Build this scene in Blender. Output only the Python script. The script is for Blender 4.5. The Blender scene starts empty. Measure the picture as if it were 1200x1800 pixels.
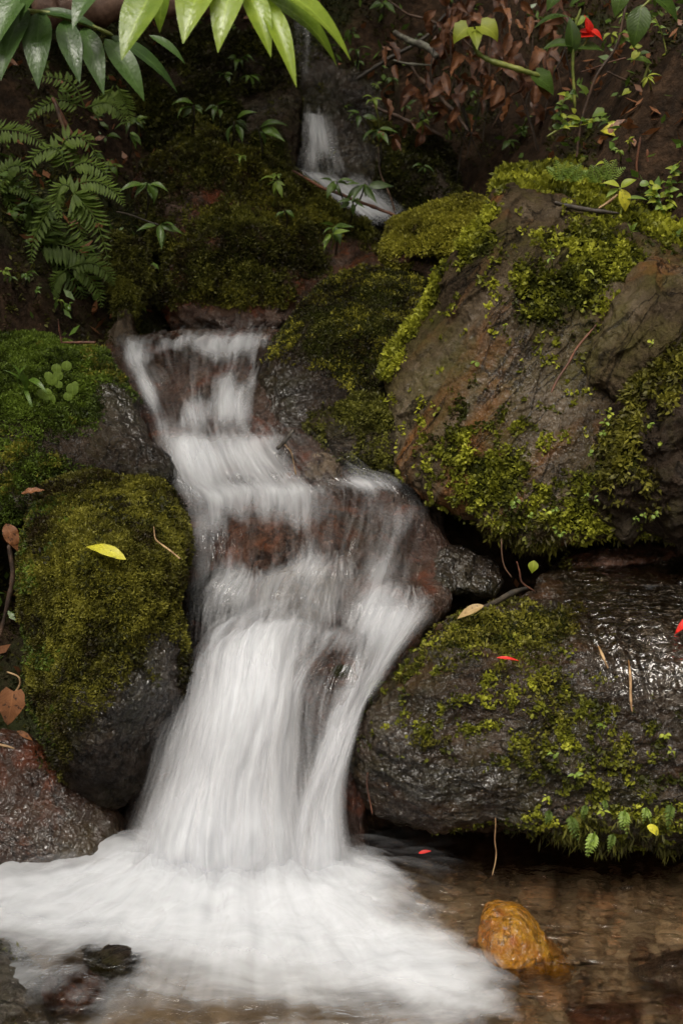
import bpy, math, random
import numpy as np

random.seed(7)
rng = np.random.default_rng(7)
R = math.radians
scene = bpy.context.scene
COL = scene.collection

# ------------------------------------------------------------------ camera, sky, sun, exposure
F = 2100.0                      # focal length in pixels of the 1200 x 1800 photograph
PITCH = R(15.0)
CAM = np.array([0.0, 0.0, 1.9])
cam_data = bpy.data.cameras.new("camera")
cam_data.sensor_fit = 'VERTICAL'
cam_data.sensor_height = 36.0
cam_data.lens = 36.0 * F / 1800.0
cam_data.clip_start = 0.05
cam_data.clip_end = 500.0
cam_data.dof.use_dof = True
cam_data.dof.focus_distance = 3.55
cam_data.dof.aperture_fstop = 4.0
cam = bpy.data.objects.new("camera", cam_data)
cam.location = CAM
cam.rotation_euler = (R(90) - PITCH, 0, 0)
COL.objects.link(cam)
scene.camera = cam

SUN_EL, SUN_AZ = R(62), R(205)      # azimuth clockwise from +Y: behind the camera, a little to the left
world = bpy.data.worlds.new("World")
scene.world = world
world.use_nodes = True
wn = world.node_tree
wn.nodes.clear()
w_out = wn.nodes.new('ShaderNodeOutputWorld')
w_bg = wn.nodes.new('ShaderNodeBackground')
w_sky = wn.nodes.new('ShaderNodeTexSky')
w_sky.sky_type = 'NISHITA'
w_sky.sun_disc = False
w_sky.sun_elevation = SUN_EL
w_sky.sun_rotation = SUN_AZ
w_sky.dust_density = 6.0
w_sky.ozone_density = 0.6
w_hs = wn.nodes.new('ShaderNodeHueSaturation')
w_hs.inputs['Saturation'].default_value = 0.06      # a white overcast sky
wn.links.new(w_sky.outputs[0], w_hs.inputs['Color'])
w_mx = wn.nodes.new('ShaderNodeMix')
w_mx.data_type = 'RGBA'
w_mx.blend_type = 'MULTIPLY'
w_mx.inputs[0].default_value = 1.0
w_mx.inputs[7].default_value = (1.0, 0.925, 0.815, 1)
wn.links.new(w_hs.outputs[0], w_mx.inputs[6])
wn.links.new(w_mx.outputs[2], w_bg.inputs['Color'])
w_bg.inputs['Strength'].default_value = 0.11
wn.links.new(w_bg.outputs[0], w_out.inputs[0])

sun_data = bpy.data.lights.new("sun", 'SUN')
sun_data.energy = 1.5
sun_data.angle = R(28)
sun_data.color = (1.0, 0.96, 0.9)
sun = bpy.data.objects.new("sun", sun_data)
sun.rotation_euler = (R(90) - SUN_EL, 0, -SUN_AZ + math.pi)
sun.location = (0, -4, 9)
COL.objects.link(sun)

scene.view_settings.view_transform = 'Standard'
scene.view_settings.look = 'None'
scene.view_settings.exposure = 0.95
scene.view_settings.gamma = 1.0
scene.cycles.transparent_max_bounces = 48
scene.cycles.max_bounces = 8
scene.cycles.diffuse_bounces = 4
scene.cycles.glossy_bounces = 3
scene.cycles.sample_clamp_indirect = 6.0
scene.cycles.use_denoising = True


# ------------------------------------------------------------------ geometry helpers
CP, SP = math.cos(PITCH), math.sin(PITCH)


def at(px, py, Y):
    """photograph pixel + distance along world Y -> world point(s)"""
    px, py, Y = (np.asarray(a, float) for a in (px, py, Y))
    v = (900.0 - py) / F
    dx, dy, dz = (px - 600.0) / F, CP + SP * v, -SP + CP * v
    t = Y / dy
    return np.stack(np.broadcast_arrays(dx * t, Y, CAM[2] + dz * t), -1)


def atz(px, py, z):
    """photograph pixel on the horizontal plane at height z"""
    v = (900.0 - py) / F
    dz = -SP + CP * v
    return at(px, py, (z - CAM[2]) / dz * (CP + SP * v))


def proj(P):
    d = P - CAM
    fz = d[..., 1] * CP - d[..., 2] * SP
    up = d[..., 1] * SP + d[..., 2] * CP
    return 600 + F * d[..., 0] / fz, 900 - F * up / fz


def mpp(Y):
    return Y / 2030.0


_perm = np.random.default_rng(3).permutation(256)
_perm = np.concatenate([_perm, _perm, _perm])
_g = np.random.default_rng(4).normal(size=(256, 3))
_g /= np.linalg.norm(_g, axis=1)[:, None]


def perlin(P):
    P = np.asarray(P, float)
    i = np.floor(P).astype(int)
    f = P - i
    u = f * f * f * (f * (f * 6 - 15) + 10)
    out = np.zeros(len(P))
    for a in (0, 1):
        wx = u[:, 0] if a else 1 - u[:, 0]
        for b in (0, 1):
            wy = u[:, 1] if b else 1 - u[:, 1]
            for c in (0, 1):
                wz = u[:, 2] if c else 1 - u[:, 2]
                h = _perm[(_perm[(_perm[(i[:, 0] + a) & 255] + ((i[:, 1] + b) & 255))] + ((i[:, 2] + c) & 255))]
                g = _g[h & 255]
                out += wx * wy * wz * (g[:, 0] * (f[:, 0] - a) + g[:, 1] * (f[:, 1] - b) + g[:, 2] * (f[:, 2] - c))
    return out * 1.5


def fbm(P, octv=4, gain=0.5):
    s, a = 0, 1.0
    P = np.asarray(P, float)
    for k in range(octv):
        s = s + a * perlin(P + 17.3 * k)
        P = P * 2.03
        a *= gain
    return s


def ridged(P, octv=4):
    s, a = 0, 1.0
    P = np.asarray(P, float)
    for k in range(octv):
        s = s + a * (0.5 - np.abs(perlin(P + 9.1 * k)))
        P = P * 2.1
        a *= 0.5
    return s


def sstep(a, b, x):
    t = np.clip((x - a) / (b - a), 0, 1)
    return t * t * (3 - 2 * t)


def tps(ctrl):
    """thin-plate spline depth over pixel control points"""
    c = np.array(ctrl, float)
    X = c[:, :2] / 300.0
    n = len(c)

    def k(r2):
        return np.where(r2 > 1e-12, r2 * np.log(r2 + 1e-12), 0)
    d2 = ((X[:, None] - X[None]) ** 2).sum(-1)
    A = np.zeros((n + 3, n + 3))
    A[:n, :n] = k(d2) + np.eye(n) * 0.02
    A[:n, n] = 1
    A[:n, n + 1:] = X
    A[n, :n] = 1
    A[n + 1:, :n] = X.T
    w = np.linalg.solve(A, np.concatenate([c[:, 2], np.zeros(3)]))

    def f(px, py):
        Q = np.stack([np.ravel(px), np.ravel(py)], -1) / 300.0
        K = k(((Q[:, None] - X[None]) ** 2).sum(-1))
        return (K @ w[:n] + w[n] + Q @ w[n + 1:]).reshape(np.shape(px))
    return f


def catmull(pts, n, closed=False):
    p = np.array(pts, float)
    if closed:
        q = np.concatenate([p[-1:], p, p[:2]])
        m = len(p)
    else:
        q = np.concatenate([2 * p[:1] - p[1:2], p, 2 * p[-1:] - p[-2:-1]])
        m = len(p) - 1
    t = np.linspace(0, m, n, endpoint=not closed)
    i = np.minimum(t.astype(int), m - 1)
    u = (t - i).reshape((-1,) + (1,) * (p.ndim - 1))
    a, b, c, d = q[i], q[i + 1], q[i + 2], q[i + 3]
    return 0.5 * (2 * b + (c - a) * u + (2 * a - 5 * b + 4 * c - d) * u ** 2 + (3 * b - a - 3 * c + d) * u ** 3)


def grid_faces(nr, nc, wrap=False):
    r = np.arange(nr - 1)[:, None]
    c = np.arange(nc if wrap else nc - 1)[None]
    c2 = (c + 1) % nc
    return np.stack([r * nc + c, r * nc + c2, (r + 1) * nc + c2, (r + 1) * nc + c], -1).reshape(-1, 4)


def vnormals(V, Fc):
    d1 = V[Fc[:, 2]] - V[Fc[:, 0]]
    d2 = V[Fc[:, -1]] - V[Fc[:, 1]]
    n = np.cross(d1, d2)
    N = np.zeros_like(V)
    for k in range(Fc.shape[1]):
        np.add.at(N, Fc[:, k], n)
    return N / (np.linalg.norm(N, axis=1)[:, None] + 1e-12)


def mesh(name, V, Fc, mat, parent=None, smooth=True, attrs=None, uv=None, origin=None):
    V = np.asarray(V, float)
    Fc = np.asarray(Fc, int)
    if origin is None:
        origin = np.array(parent['_o']) if parent is not None and '_o' in parent else np.zeros(3)
    me = bpy.data.meshes.new(name)
    n, k = Fc.shape
    me.vertices.add(len(V))
    me.vertices.foreach_set('co', (V - origin).astype(np.float32).ravel())
    me.loops.add(n * k)
    me.loops.foreach_set('vertex_index', Fc.astype(np.int32).ravel())
    me.polygons.add(n)
    me.polygons.foreach_set('loop_start', (np.arange(n) * k).astype(np.int32))
    me.polygons.foreach_set('use_smooth', np.full(n, smooth))
    me.update(calc_edges=True)
    for a, arr in (attrs or {}).items():
        at_ = me.attributes.new(a, 'FLOAT', 'POINT')
        at_.data.foreach_set('value', np.asarray(arr, np.float32).ravel())
    if uv is not None:
        ul = me.uv_layers.new(name='uv')
        ul.data.foreach_set('uv', np.asarray(uv, np.float32)[Fc.ravel()].ravel())
    me.materials.append(mat)
    o = bpy.data.objects.new(name, me)
    if parent is not None:
        o.parent = parent
    else:
        o.location = origin
    COL.objects.link(o)
    return o


def tag(o, label=None, cat=None, group=None, kind=None):
    for k, v in (('label', label), ('category', cat), ('group', group), ('kind', kind)):
        if v:
            o[k] = v
    return o


def empty(name, loc, label, cat, group=None):
    o = bpy.data.objects.new(name, None)
    o.empty_display_size = 0.05
    o.location = loc
    o['_o'] = [float(a) for a in loc]
    COL.objects.link(o)
    return tag(o, label, cat, group)


class MB:
    """collects several small meshes into one quad mesh"""

    def __init__(self):
        self.V, self.F, self.uv, self.t, self.n = [], [], [], [], 0

    def add(self, V, Fc, uv=None, tint=0.5):
        self.V.append(V)
        self.F.append(np.asarray(Fc) + self.n)
        self.uv.append(uv if uv is not None else np.zeros((len(V), 2)))
        self.t.append(np.full(len(V), tint) if np.ndim(tint) == 0 else tint)
        self.n += len(V)

    def build(self, name, mat, parent=None, origin=None, smooth=True):
        return mesh(name, np.concatenate(self.V), np.concatenate(self.F), mat, parent, smooth,
                    {'tint': np.concatenate(self.t)}, np.concatenate(self.uv), origin)


def tube(pts, rad, n=7, samples=None, wob=0.0):
    """tapered tube along points; rad scalar or per-point"""
    pts = np.array(pts, float)
    m = samples or max(6, len(pts) * 6)
    P = catmull(pts, m) if len(pts) > 2 else np.linspace(pts[0], pts[1], m)
    r = np.interp(np.linspace(0, 1, m), np.linspace(0, 1, np.size(rad)), np.ravel(rad))
    if wob:
        P = P + wob * np.stack([perlin(P * 9 + k * 31) for k in range(3)], -1)
        r = r * (1 + 0.35 * perlin(P * 40))
    T = np.gradient(P, axis=0)
    T /= np.linalg.norm(T, axis=1)[:, None] + 1e-9
    ref = np.array([0.31, 0.2, 0.93]) if abs(T[:, 2]).mean() < 0.8 else np.array([1, 0.2, 0.1])
    A = np.cross(T, ref)
    A /= np.linalg.norm(A, axis=1)[:, None]
    B = np.cross(T, A)
    th = np.linspace(0, 2 * np.pi, n, endpoint=False)
    V = P[:, None] + r[:, None, None] * (np.cos(th)[None, :, None] * A[:, None] + np.sin(th)[None, :, None] * B[:, None])
    V = V.reshape(-1, 3)
    Fc = grid_faces(m, n, wrap=True)
    uv = np.stack([np.tile(np.linspace(0, 1, n), m), np.repeat(np.linspace(0, 1, m), n)], -1)
    # shrink the ends to a point instead of caps
    V[:n] = P[0] + (V[:n] - P[0]) * 0.35
    V[(m - 1) * n:m * n] = P[-1] + (V[(m - 1) * n:m * n] - P[-1]) * 0.35
    return V, Fc, uv


def leaf(base, tip, width, nrm=(0, -0.5, 0.85), bend=0.1, fold=0.25, shape='lance', nl=12, wave=0.0, twist=0.0):
    """one leaf blade between base and tip; width in metres; bend bows it along its normal"""
    base, tip = np.array(base, float), np.array(tip, float)
    ax = tip - base
    L = np.linalg.norm(ax)
    ax /= L
    nrm = np.array(nrm, float)
    side = np.cross(ax, nrm)
    side /= np.linalg.norm(side) + 1e-9
    up = np.cross(side, ax)
    if twist:
        side, up = side * math.cos(twist) + up * math.sin(twist), up * math.cos(twist) - side * math.sin(twist)
    t = np.linspace(0, 1, nl + 1)
    if shape == 'lance':
        w = np.sin(np.pi * t ** 0.85) ** 0.9 * (1 - 0.25 * t)
    elif shape == 'heart':
        w = np.where(t < 0.25, 0.78 + 0.9 * t, 1.05 * np.clip(1 - ((t - 0.25) / 0.75), 0, 1) ** 0.85)
        w[0] = 0.55
    elif shape == 'oval':
        w = np.sqrt(np.clip(1 - (2 * t - 1) ** 2, 0, 1))
    else:                                   # elliptic with drawn-out tip
        w = np.sin(np.pi * t ** 0.75) * np.clip(1.15 - t, 0, 1) ** 0.35
    w = np.maximum(w, 0.015) * width / 2
    s = np.array([-1, -0.5, 0, 0.5, 1.0])
    V = base + t[:, None, None] * L * ax + s[None, :, None] * w[:, None, None] * side
    hgt = bend * L * 4 * t * (1 - t)
    lift = hgt[:, None] + fold * np.abs(s)[None] * w[:, None]
    if wave:
        lift = lift + wave * width * np.sin(t * 19 + base[0] * 50)[:, None] * np.abs(s)[None] ** 2
    V = V + lift[..., None] * up
    if shape == 'heart':
        V[0] -= ax * (np.abs(s)[:, None] * width * 0.16)
        V[1] -= ax * (np.abs(s)[:, None] * width * 0.10)
    uv = np.stack([np.broadcast_to(s, (nl + 1, 5)), np.broadcast_to(t[:, None], (nl + 1, 5))], -1).reshape(-1, 2)
    return V.reshape(-1, 3), grid_faces(nl + 1, 5), uv


# ------------------------------------------------------------------ material helpers
class NT:
    def __init__(self, name):
        self.m = bpy.data.materials.new(name)
        self.m.use_nodes = True
        self.t = self.m.node_tree
        self.t.nodes.clear()
        self.out = self.t.nodes.new('ShaderNodeOutputMaterial')

    def n(self, typ, ins=None, **props):
        nd = self.t.nodes.new('ShaderNode' + typ)
        for k, v in props.items():
            setattr(nd, k, v)
        for k, v in (ins or {}).items():
            self.set(nd.inputs[k], v)
        return nd

    def set(self, sock, v):
        if isinstance(v, bpy.types.NodeSocket):
            self.t.links.new(v, sock)
        elif isinstance(v, bpy.types.Node):
            self.t.links.new(v.outputs[0], sock)
        else:
            if sock.type == 'RGBA' and len(v) == 3:
                v = (*v, 1)
            sock.default_value = v

    def math(self, op, a, b=0.0, c=0.0, clamp=False):
        nd = self.n('Math', operation=op, use_clamp=clamp)
        self.set(nd.inputs[0], a)
        self.set(nd.inputs[1], b)
        self.set(nd.inputs[2], c)
        return nd.outputs[0]

    def mix(self, f, a, b, blend='MIX'):
        nd = self.n('Mix', data_type='RGBA', blend_type=blend)
        self.set(nd.inputs[0], f)
        self.set(nd.inputs[6], a)
        self.set(nd.inputs[7], b)
        return nd.outputs[2]

    def ramp(self, f, stops):
        nd = self.n('ValToRGB', {'Fac': f})
        e = nd.color_ramp.elements
        while len(e) < len(stops):
            e.new(0.5)
        for el, (p, c) in zip(e, stops):
            el.position = p
            el.color = (*c, 1) if len(c) == 3 else c
        return nd.outputs[0]

    def rng(self, f, a, b, c=0.0, d=1.0, smooth=False):
        nd = self.n('MapRange', {'Value': f, 'From Min': a, 'From Max': b, 'To Min': c, 'To Max': d})
        if smooth:
            nd.interpolation_type = 'SMOOTHSTEP'
        return nd.outputs[0]

    def noise(self, vec, scale, detail=4, rough=0.55, dist=0.0):
        return self.n('TexNoise', {'Vector': vec, 'Scale': scale, 'Detail': detail, 'Roughness': rough, 'Distortion': dist}).outputs[0]

    def attr(self, name):
        return self.n('Attribute', attribute_name=name).outputs['Fac']

    def bump(self, h, strength, dist, normal=None):
        nd = self.n('Bump', {'Height': h, 'Strength': strength, 'Distance': dist})
        if normal is not None:
            self.set(nd.inputs['Normal'], normal)
        return nd.outputs[0]

    def surf(self, s):
        self.set(self.out.inputs['Surface'], s)
        return self.m


def rock_mat(name, dark, mid, light, stain=None, rough=0.42, scale=1.0, strata=None, bump=1.0, algae=0.7, algae_col=(0.036, 0.034, 0.010), moss_col=(0.028, 0.032, 0.007)):
    """wet stone: 'moss' and 'wet' are per-vertex masks of where moss grows and water runs"""
    k = NT(name)
    geo = k.n('NewGeometry').outputs['Position']
    vec = geo
    if strata:
        mp = k.n('Mapping', {'Vector': geo, 'Rotation': strata[0]})
        mp = k.n('Mapping', {'Vector': mp.outputs[0], 'Scale': strata[1]})
        vec = mp.outputs[0]
    n1 = k.noise(vec, 3.2 * scale, 6, 0.6, 0.3)
    n2 = k.noise(vec, 14 * scale, 6, 0.65, 0.2)
    n3 = k.noise(geo, 70 * scale, 4, 0.6)
    col = k.ramp(k.rng(n1, 0.32, 0.68), [(0, dark), (0.5, mid), (1, light)])
    col = k.mix(k.rng(n2, 0.42, 0.66, 0, 0.75), col, dark)
    col = k.mix(k.rng(n3, 0.5, 0.75, 0, 0.35), col, light)
    if stain:
        s = k.noise(vec, 5.5 * scale, 3, 0.6, 0.6)
        col = k.mix(k.rng(s, 0.52, 0.66, 0, 0.85), col, stain)
    al = k.noise(geo, 4.3, 5, 0.65, 0.3)
    col = k.mix(k.rng(al, 0.46, 0.66, 0, algae), col, algae_col)
    cr = k.noise(vec, 5.0 * scale, 4, 0.6, 1.0)
    crack = k.rng(k.math('ABSOLUTE', k.math('SUBTRACT', cr, 0.5)), 0.0, 0.022, 1, 0)
    col = k.mix(k.math('MULTIPLY', crack, 0.8), col, tuple(c * 0.3 for c in dark))
    moss = k.attr('moss')
    wet = k.attr('wet')
    mn = k.noise(geo, 55, 4, 0.7)
    mcol = k.mix(k.rng(mn, 0.35, 0.7), tuple(c * 0.45 for c in moss_col), moss_col)
    mm = k.rng(k.math('ADD', moss, k.math('MULTIPLY', k.math('SUBTRACT', n2, 0.5), 0.6)), 0.2, 0.5, smooth=True)
    col = k.mix(mm, col, mcol)
    col = k.mix(k.math('MULTIPLY', wet, 0.3), col, tuple(c * 0.5 for c in dark))
    rg = k.rng(n2, 0.3, 0.7, rough - 0.14, rough + 0.16)
    rg = k.mix(k.math('MULTIPLY', wet, 0.6), rg, (0.3, 0.3, 0.3))
    rg = k.mix(mm, rg, (0.9, 0.9, 0.9))
    big = k.bump(k.math('ADD', k.noise(vec, 9 * scale, 8, 0.66, 0.4), k.math('MULTIPLY', crack, -0.25)), 0.9 * bump, 0.075)
    fine = k.bump(k.noise(geo, 42 * scale, 7, 0.7), 0.9 * bump, 0.022, big)
    mic = k.bump(k.noise(geo, 140 * scale, 3, 0.6), 0.7 * bump, 0.006, fine)
    glz = k.bump(k.noise(geo, 46 * scale, 3, 0.5, 0.9), 1.0, 0.02, k.bump(k.noise(vec, 12 * scale, 3, 0.5, 0.4), 0.8, 0.04))
    p = k.n('BsdfPrincipled', {'Base Color': col, 'Roughness': rg, 'Normal': mic, 'IOR': 1.45})
    k.set(p.inputs['Specular IOR Level'], k.math('MULTIPLY', k.math('SUBTRACT', 1.0, mm), 0.14))
    cw = k.math('ADD', k.math('MULTIPLY', wet, 0.9), k.rng(n1, 0.5, 0.65, 0, 0.12), clamp=True)
    k.set(p.inputs['Coat Weight'], k.math('MULTIPLY', cw, k.math('SUBTRACT', 1.0, k.math('MULTIPLY', mm, 0.85))))
    p.inputs['Coat Roughness'].default_value = 0.09
    p.inputs['Coat IOR'].default_value = 1.75
    k.set(p.inputs['Coat Normal'], glz)
    return k.surf(p.outputs[0])


def moss_mat(name, dark, mid, light, trans=0.35):
    k = NT(name)
    t = k.attr('tint')
    geo = k.n('NewGeometry').outputs['Position']
    n = k.noise(geo, 7, 3, 0.6)
    f = k.math('ADD', t, k.rng(n, 0.3, 0.7, -0.28, 0.28), clamp=True)
    col = k.ramp(f, [(0.05, dark), (0.5, mid), (0.95, light)])
    d = k.n('BsdfPrincipled', {'Base Color': col, 'Roughness': 0.55, 'Specular IOR Level': 0.25})
    tr = k.n('BsdfTranslucent', {'Color': col})
    ms = k.n('MixShader', {0: trans, 1: d.outputs[0], 2: tr.outputs[0]})
    return k.surf(ms.outputs[0])


def leaf_mat(name, c_dark, c_light, rough=0.3, trans=0.35, vein=0.3, spots=None, spec=0.5, sidev=0.4):
    k = NT(name)
    t = k.attr('tint')
    uv = k.n('UVMap').outputs[0]
    sp = k.n('SeparateXYZ', {0: uv})
    u, v = sp.outputs[0], sp.outputs[1]
    geo = k.n('NewGeometry').outputs['Position']
    n = k.noise(geo, 38, 4, 0.6)
    col = k.mix(k.math('ADD', k.math('MULTIPLY', t, 0.8), k.rng(n, 0.3, 0.7, -0.15, 0.3), clamp=True), c_dark, c_light)
    au = k.math('ABSOLUTE', u)
    rib = k.rng(au, 0.0, 0.09, 1, 0)
    ph = k.math('ADD', k.math('MULTIPLY', v, 11.0), k.math('MULTIPLY', au, -3.2))
    sv = k.rng(k.math('ABSOLUTE', k.math('SUBTRACT', k.math('FRACT', ph), 0.5)), 0.0, 0.14, 1, 0)
    ribs = k.math('MAXIMUM', rib, k.math('MULTIPLY', sv, sidev))
    col = k.mix(k.math('MULTIPLY', ribs, vein), col, tuple(min(1, c * 1.9 + 0.02) for c in c_light))
    if spots:
        col = k.mix(k.rng(k.noise(geo, 60, 3, 0.7), 0.56, 0.66), col, spots)
    b = k.bump(k.math('ADD', k.math('MULTIPLY', sv, -1.5 * sidev), k.noise(geo, 90, 2, 0.5)), 0.35, 0.004)
    rg = k.rng(k.noise(geo, 25, 3), 0.3, 0.7, rough - 0.08, rough + 0.15)
    d = k.n('BsdfPrincipled', {'Base Color': col, 'Roughness': rg, 'Normal': b, 'Specular IOR Level': spec})
    tr = k.n('BsdfTranslucent', {'Color': k.mix(0.5, col, c_light)})
    ms = k.n('MixShader', {0: trans, 1: d.outputs[0], 2: tr.outputs[0]})
    return k.surf(ms.outputs[0])


def bark_mat(name, a, b, rough=0.6):
    k = NT(name)
    geo = k.n('NewGeometry').outputs['Position']
    n = k.noise(geo, 45, 5, 0.65)
    n2 = k.noise(geo, 9, 3, 0.6)
    col = k.mix(k.rng(k.math('ADD', n, k.math('SUBTRACT', n2, 0.5)), 0.35, 0.7), a, b)
    p = k.n('BsdfPrincipled', {'Base Color': col, 'Roughness': rough, 'Normal': k.bump(n, 0.6, 0.006)})
    return k.surf(p.outputs[0])


def foam_mat(name, us, vs, white=(0.765, 0.785, 0.825), film=True, seed=0.0, amax=0.97, soft=1.6, keepfilm=False, filmtint=(0.86, 0.82, 0.76), ripple=None, fior=1.33, swirl=None, mixw=(0.28, 0.12, 0.60)):
    """running water: a clear wet film, turning to white silk where 'foam' is dense; threads follow the flow (uv)"""
    k = NT(name)
    uv = k.n('UVMap').outputs[0]
    geo = k.n('NewGeometry').outputs['Position']
    foam = k.attr('foam')
    fade = k.attr('fade')
    mp = k.n('Mapping', {'Vector': uv, 'Location': (seed, seed * 0.37, 0), 'Scale': (us, vs, 1)}).outputs[0]
    mp2 = k.n('Mapping', {'Vector': uv, 'Location': (seed + 3, seed * 0.7, 0), 'Scale': (us * 3.2, vs * 1.5, 1)}).outputs[0]
    mp3 = k.n('Mapping', {'Vector': uv, 'Location': (seed + 8, seed * 0.2, 0), 'Scale': (us * 0.25, vs * 0.8, 1)}).outputs[0]
    a = k.noise(mp, 1.0, 3, 0.55, 0.25)
    b = k.noise(mp2, 1.0, 2, 0.5, 0.15)
    if swirl:
        c = k.noise(k.n('Mapping', {'Vector': geo, 'Location': (seed, 0, 0), 'Scale': swirl}).outputs[0], 1.0, 5, 0.6, 1.2)
    else:
        c = k.noise(mp3, 1.0, 4, 0.55, 0.6)
    st = k.math('ADD', k.math('MULTIPLY', a, mixw[0]), k.math('ADD', k.math('MULTIPLY', b, mixw[1]), k.math('MULTIPLY', c, mixw[2])))
    st = k.rng(st, 0.33, 0.67, 0, 1)
    e0 = k.math('SUBTRACT', 0.95, k.math('MULTIPLY', foam, 0.6 + soft))
    al = k.math('DIVIDE', k.math('SUBTRACT', st, e0), soft, clamp=True)
    al = k.math('MULTIPLY', al, amax)
    al = k.math('MULTIPLY', al, fade)
    bm = k.bump(st, 0.1, 0.02)
    wd = k.n('BsdfDiffuse', {'Color': white, 'Normal': bm})
    wt = k.n('BsdfTranslucent', {'Color': white})
    ws = k.n('MixShader', {0: 0.35, 1: wd.outputs[0], 2: wt.outputs[0]})
    tr = k.n('BsdfTransparent', {'Color': (1, 1, 1)})
    base = tr.outputs[0]
    if film:
        hgt = st
        if ripple:
            rm = k.n('Mapping', {'Vector': geo, 'Scale': ripple}).outputs[0]
            hgt = k.noise(rm, 1.0, 3, 0.5, 0.6)
        nb = k.bump(hgt, 0.8, 0.03)
        if keepfilm and swirl:
            rf = k.n('BsdfRefraction', {'Color': filmtint, 'Roughness': 0.16, 'IOR': 1.2, 'Normal': nb})
        gl = k.n('BsdfGlossy', {'Color': (1, 1, 1), 'Roughness': 0.06, 'Normal': nb})
        fr = k.n('Fresnel', {'IOR': fior, 'Normal': nb})
        tint = k.n('BsdfTransparent', {'Color': filmtint})
        if keepfilm and swirl:
            tint = k.n('MixShader', {0: 0.55, 1: tint.outputs[0], 2: rf.outputs[0]})
        ff = fr.outputs[0] if keepfilm else k.math('MULTIPLY', fr.outputs[0], k.math('MULTIPLY', fade, k.rng(foam, 0.0, 0.2)))
        base = k.n('MixShader', {0: ff, 1: tint.outputs[0] if keepfilm else tr.outputs[0], 2: gl.outputs[0]}).outputs[0]
        if keepfilm:
            base = k.n('MixShader', {0: fade, 1: tr.outputs[0], 2: base}).outputs[0]
    ms = k.n('MixShader', {0: al, 1: base, 2: ws.outputs[0]})
    return k.surf(ms.outputs[0])


M = {}
M['slab'] = rock_mat('wet_brown_slab', (0.02, 0.013, 0.007), (0.08, 0.056, 0.03), (0.165, 0.125, 0.085), (0.16, 0.065, 0.016), 0.5, 1.0, ((0, R(-33), 0), (1.0, 1.0, 0.24)), algae=0.85, algae_col=(0.07, 0.06, 0.016))
M['greyslab'] = rock_mat('grey_slab', (0.02, 0.015, 0.011), (0.075, 0.06, 0.045), (0.2, 0.175, 0.14), None, 0.5, 1.2, ((0.1, 0.6, 0.2), (1, 1, 0.4)))
M['dark'] = rock_mat('wet_dark_rock', (0.012, 0.008, 0.005), (0.038, 0.025, 0.016), (0.09, 0.07, 0.052), None, 0.34)
M['ledge'] = rock_mat('wet_ledge', (0.014, 0.009, 0.005), (0.048, 0.030, 0.018), (0.11, 0.085, 0.065), (0.085, 0.038, 0.014), 0.34, 1.1, ((0.0, 0.05, 0.0), (0.5, 0.8, 1.8)))
M['red'] = rock_mat('red_brown_rock', (0.03, 0.014, 0.009), (0.10, 0.04, 0.022), (0.2, 0.10, 0.065), (0.16, 0.05, 0.02), 0.36, 1.3, algae=0.2)
M['redwet'] = rock_mat('red_wet_rock', (0.022, 0.010, 0.006), (0.075, 0.035, 0.022), (0.16, 0.105, 0.08), (0.14, 0.036, 0.012), 0.34, 1.5, algae=0.35)
M['redwet_smooth'] = rock_mat('smooth_red_wet_rock', (0.016, 0.008, 0.005), (0.05, 0.025, 0.016), (0.11, 0.075, 0.06), (0.12, 0.03, 0.01), 0.34, 1.0, bump=0.55, algae=0.5)
M['orange'] = rock_mat('orange_stone', (0.36, 0.13, 0.008), (0.6, 0.26, 0.012), (0.7, 0.40, 0.05), (0.34, 0.07, 0.012), 0.24, 1.3, algae=0.0)
M['tan'] = rock_mat('tan_stone', (0.06, 0.04, 0.025), (0.16, 0.11, 0.07), (0.3, 0.23, 0.16), None, 0.4, 1.5, algae=0.2)

M['moss'] = moss_mat('olive_moss', (0.026, 0.018, 0.005), (0.09, 0.086, 0.012), (0.23, 0.215, 0.03))
M['moss_dim'] = moss_mat('dark_moss', (0.020, 0.015, 0.005), (0.062, 0.062, 0.011), (0.16, 0.16, 0.026))
M['moss_deep'] = moss_mat('shade_toned_moss', (0.016, 0.012, 0.005), (0.042, 0.044, 0.009), (0.12, 0.12, 0.02))  # shade mixed into the olive for back and centre boulders; also brown patches
M['moss_sun'] = moss_mat('sun_toned_moss', (0.04, 0.03, 0.006), (0.16, 0.15, 0.018), (0.34, 0.32, 0.04))  # sunlight mixed into the olive for the cap and the centre boulder's rim
M['moss_bright'] = moss_mat('bright_leafy_moss', (0.035, 0.04, 0.006), (0.18, 0.19, 0.018), (0.42, 0.43, 0.045), 0.4)
M['moss_green'] = moss_mat('green_moss', (0.012, 0.018, 0.004), (0.05, 0.075, 0.009), (0.13, 0.19, 0.022))

M['ginger'] = leaf_mat('ginger_leaf', (0.11, 0.19, 0.014), (0.29, 0.385, 0.045), 0.26, 0.45, 0.35, None, 0.5, 0.06)
M['ginger_dark'] = leaf_mat('ginger_leaf_dark', (0.025, 0.055, 0.014), (0.07, 0.13, 0.03), 0.3, 0.3, 0.3, None, 0.4, 0.06)
M['herb'] = leaf_mat('herb_leaf', (0.03, 0.06, 0.009), (0.10, 0.175, 0.022), 0.3, 0.3, 0.3, None, 0.55)
M['herb_light'] = leaf_mat('herb_light_leaf', (0.10, 0.16, 0.02), (0.24, 0.34, 0.05), 0.35, 0.35, 0.3)
M['lime'] = leaf_mat('lime_leaf', (0.22, 0.28, 0.02), (0.46, 0.5, 0.06), 0.4, 0.4, 0.3)
M['fern'] = leaf_mat('fern_leaf', (0.045, 0.075, 0.011), (0.12, 0.175, 0.026), 0.45, 0.35, 0.2, None, 0.25)
M['yellow'] = leaf_mat('yellow_leaf', (0.42, 0.38, 0.02), (0.6, 0.56, 0.05), 0.4, 0.2, 0.25, (0.2, 0.2, 0.03))
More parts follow.
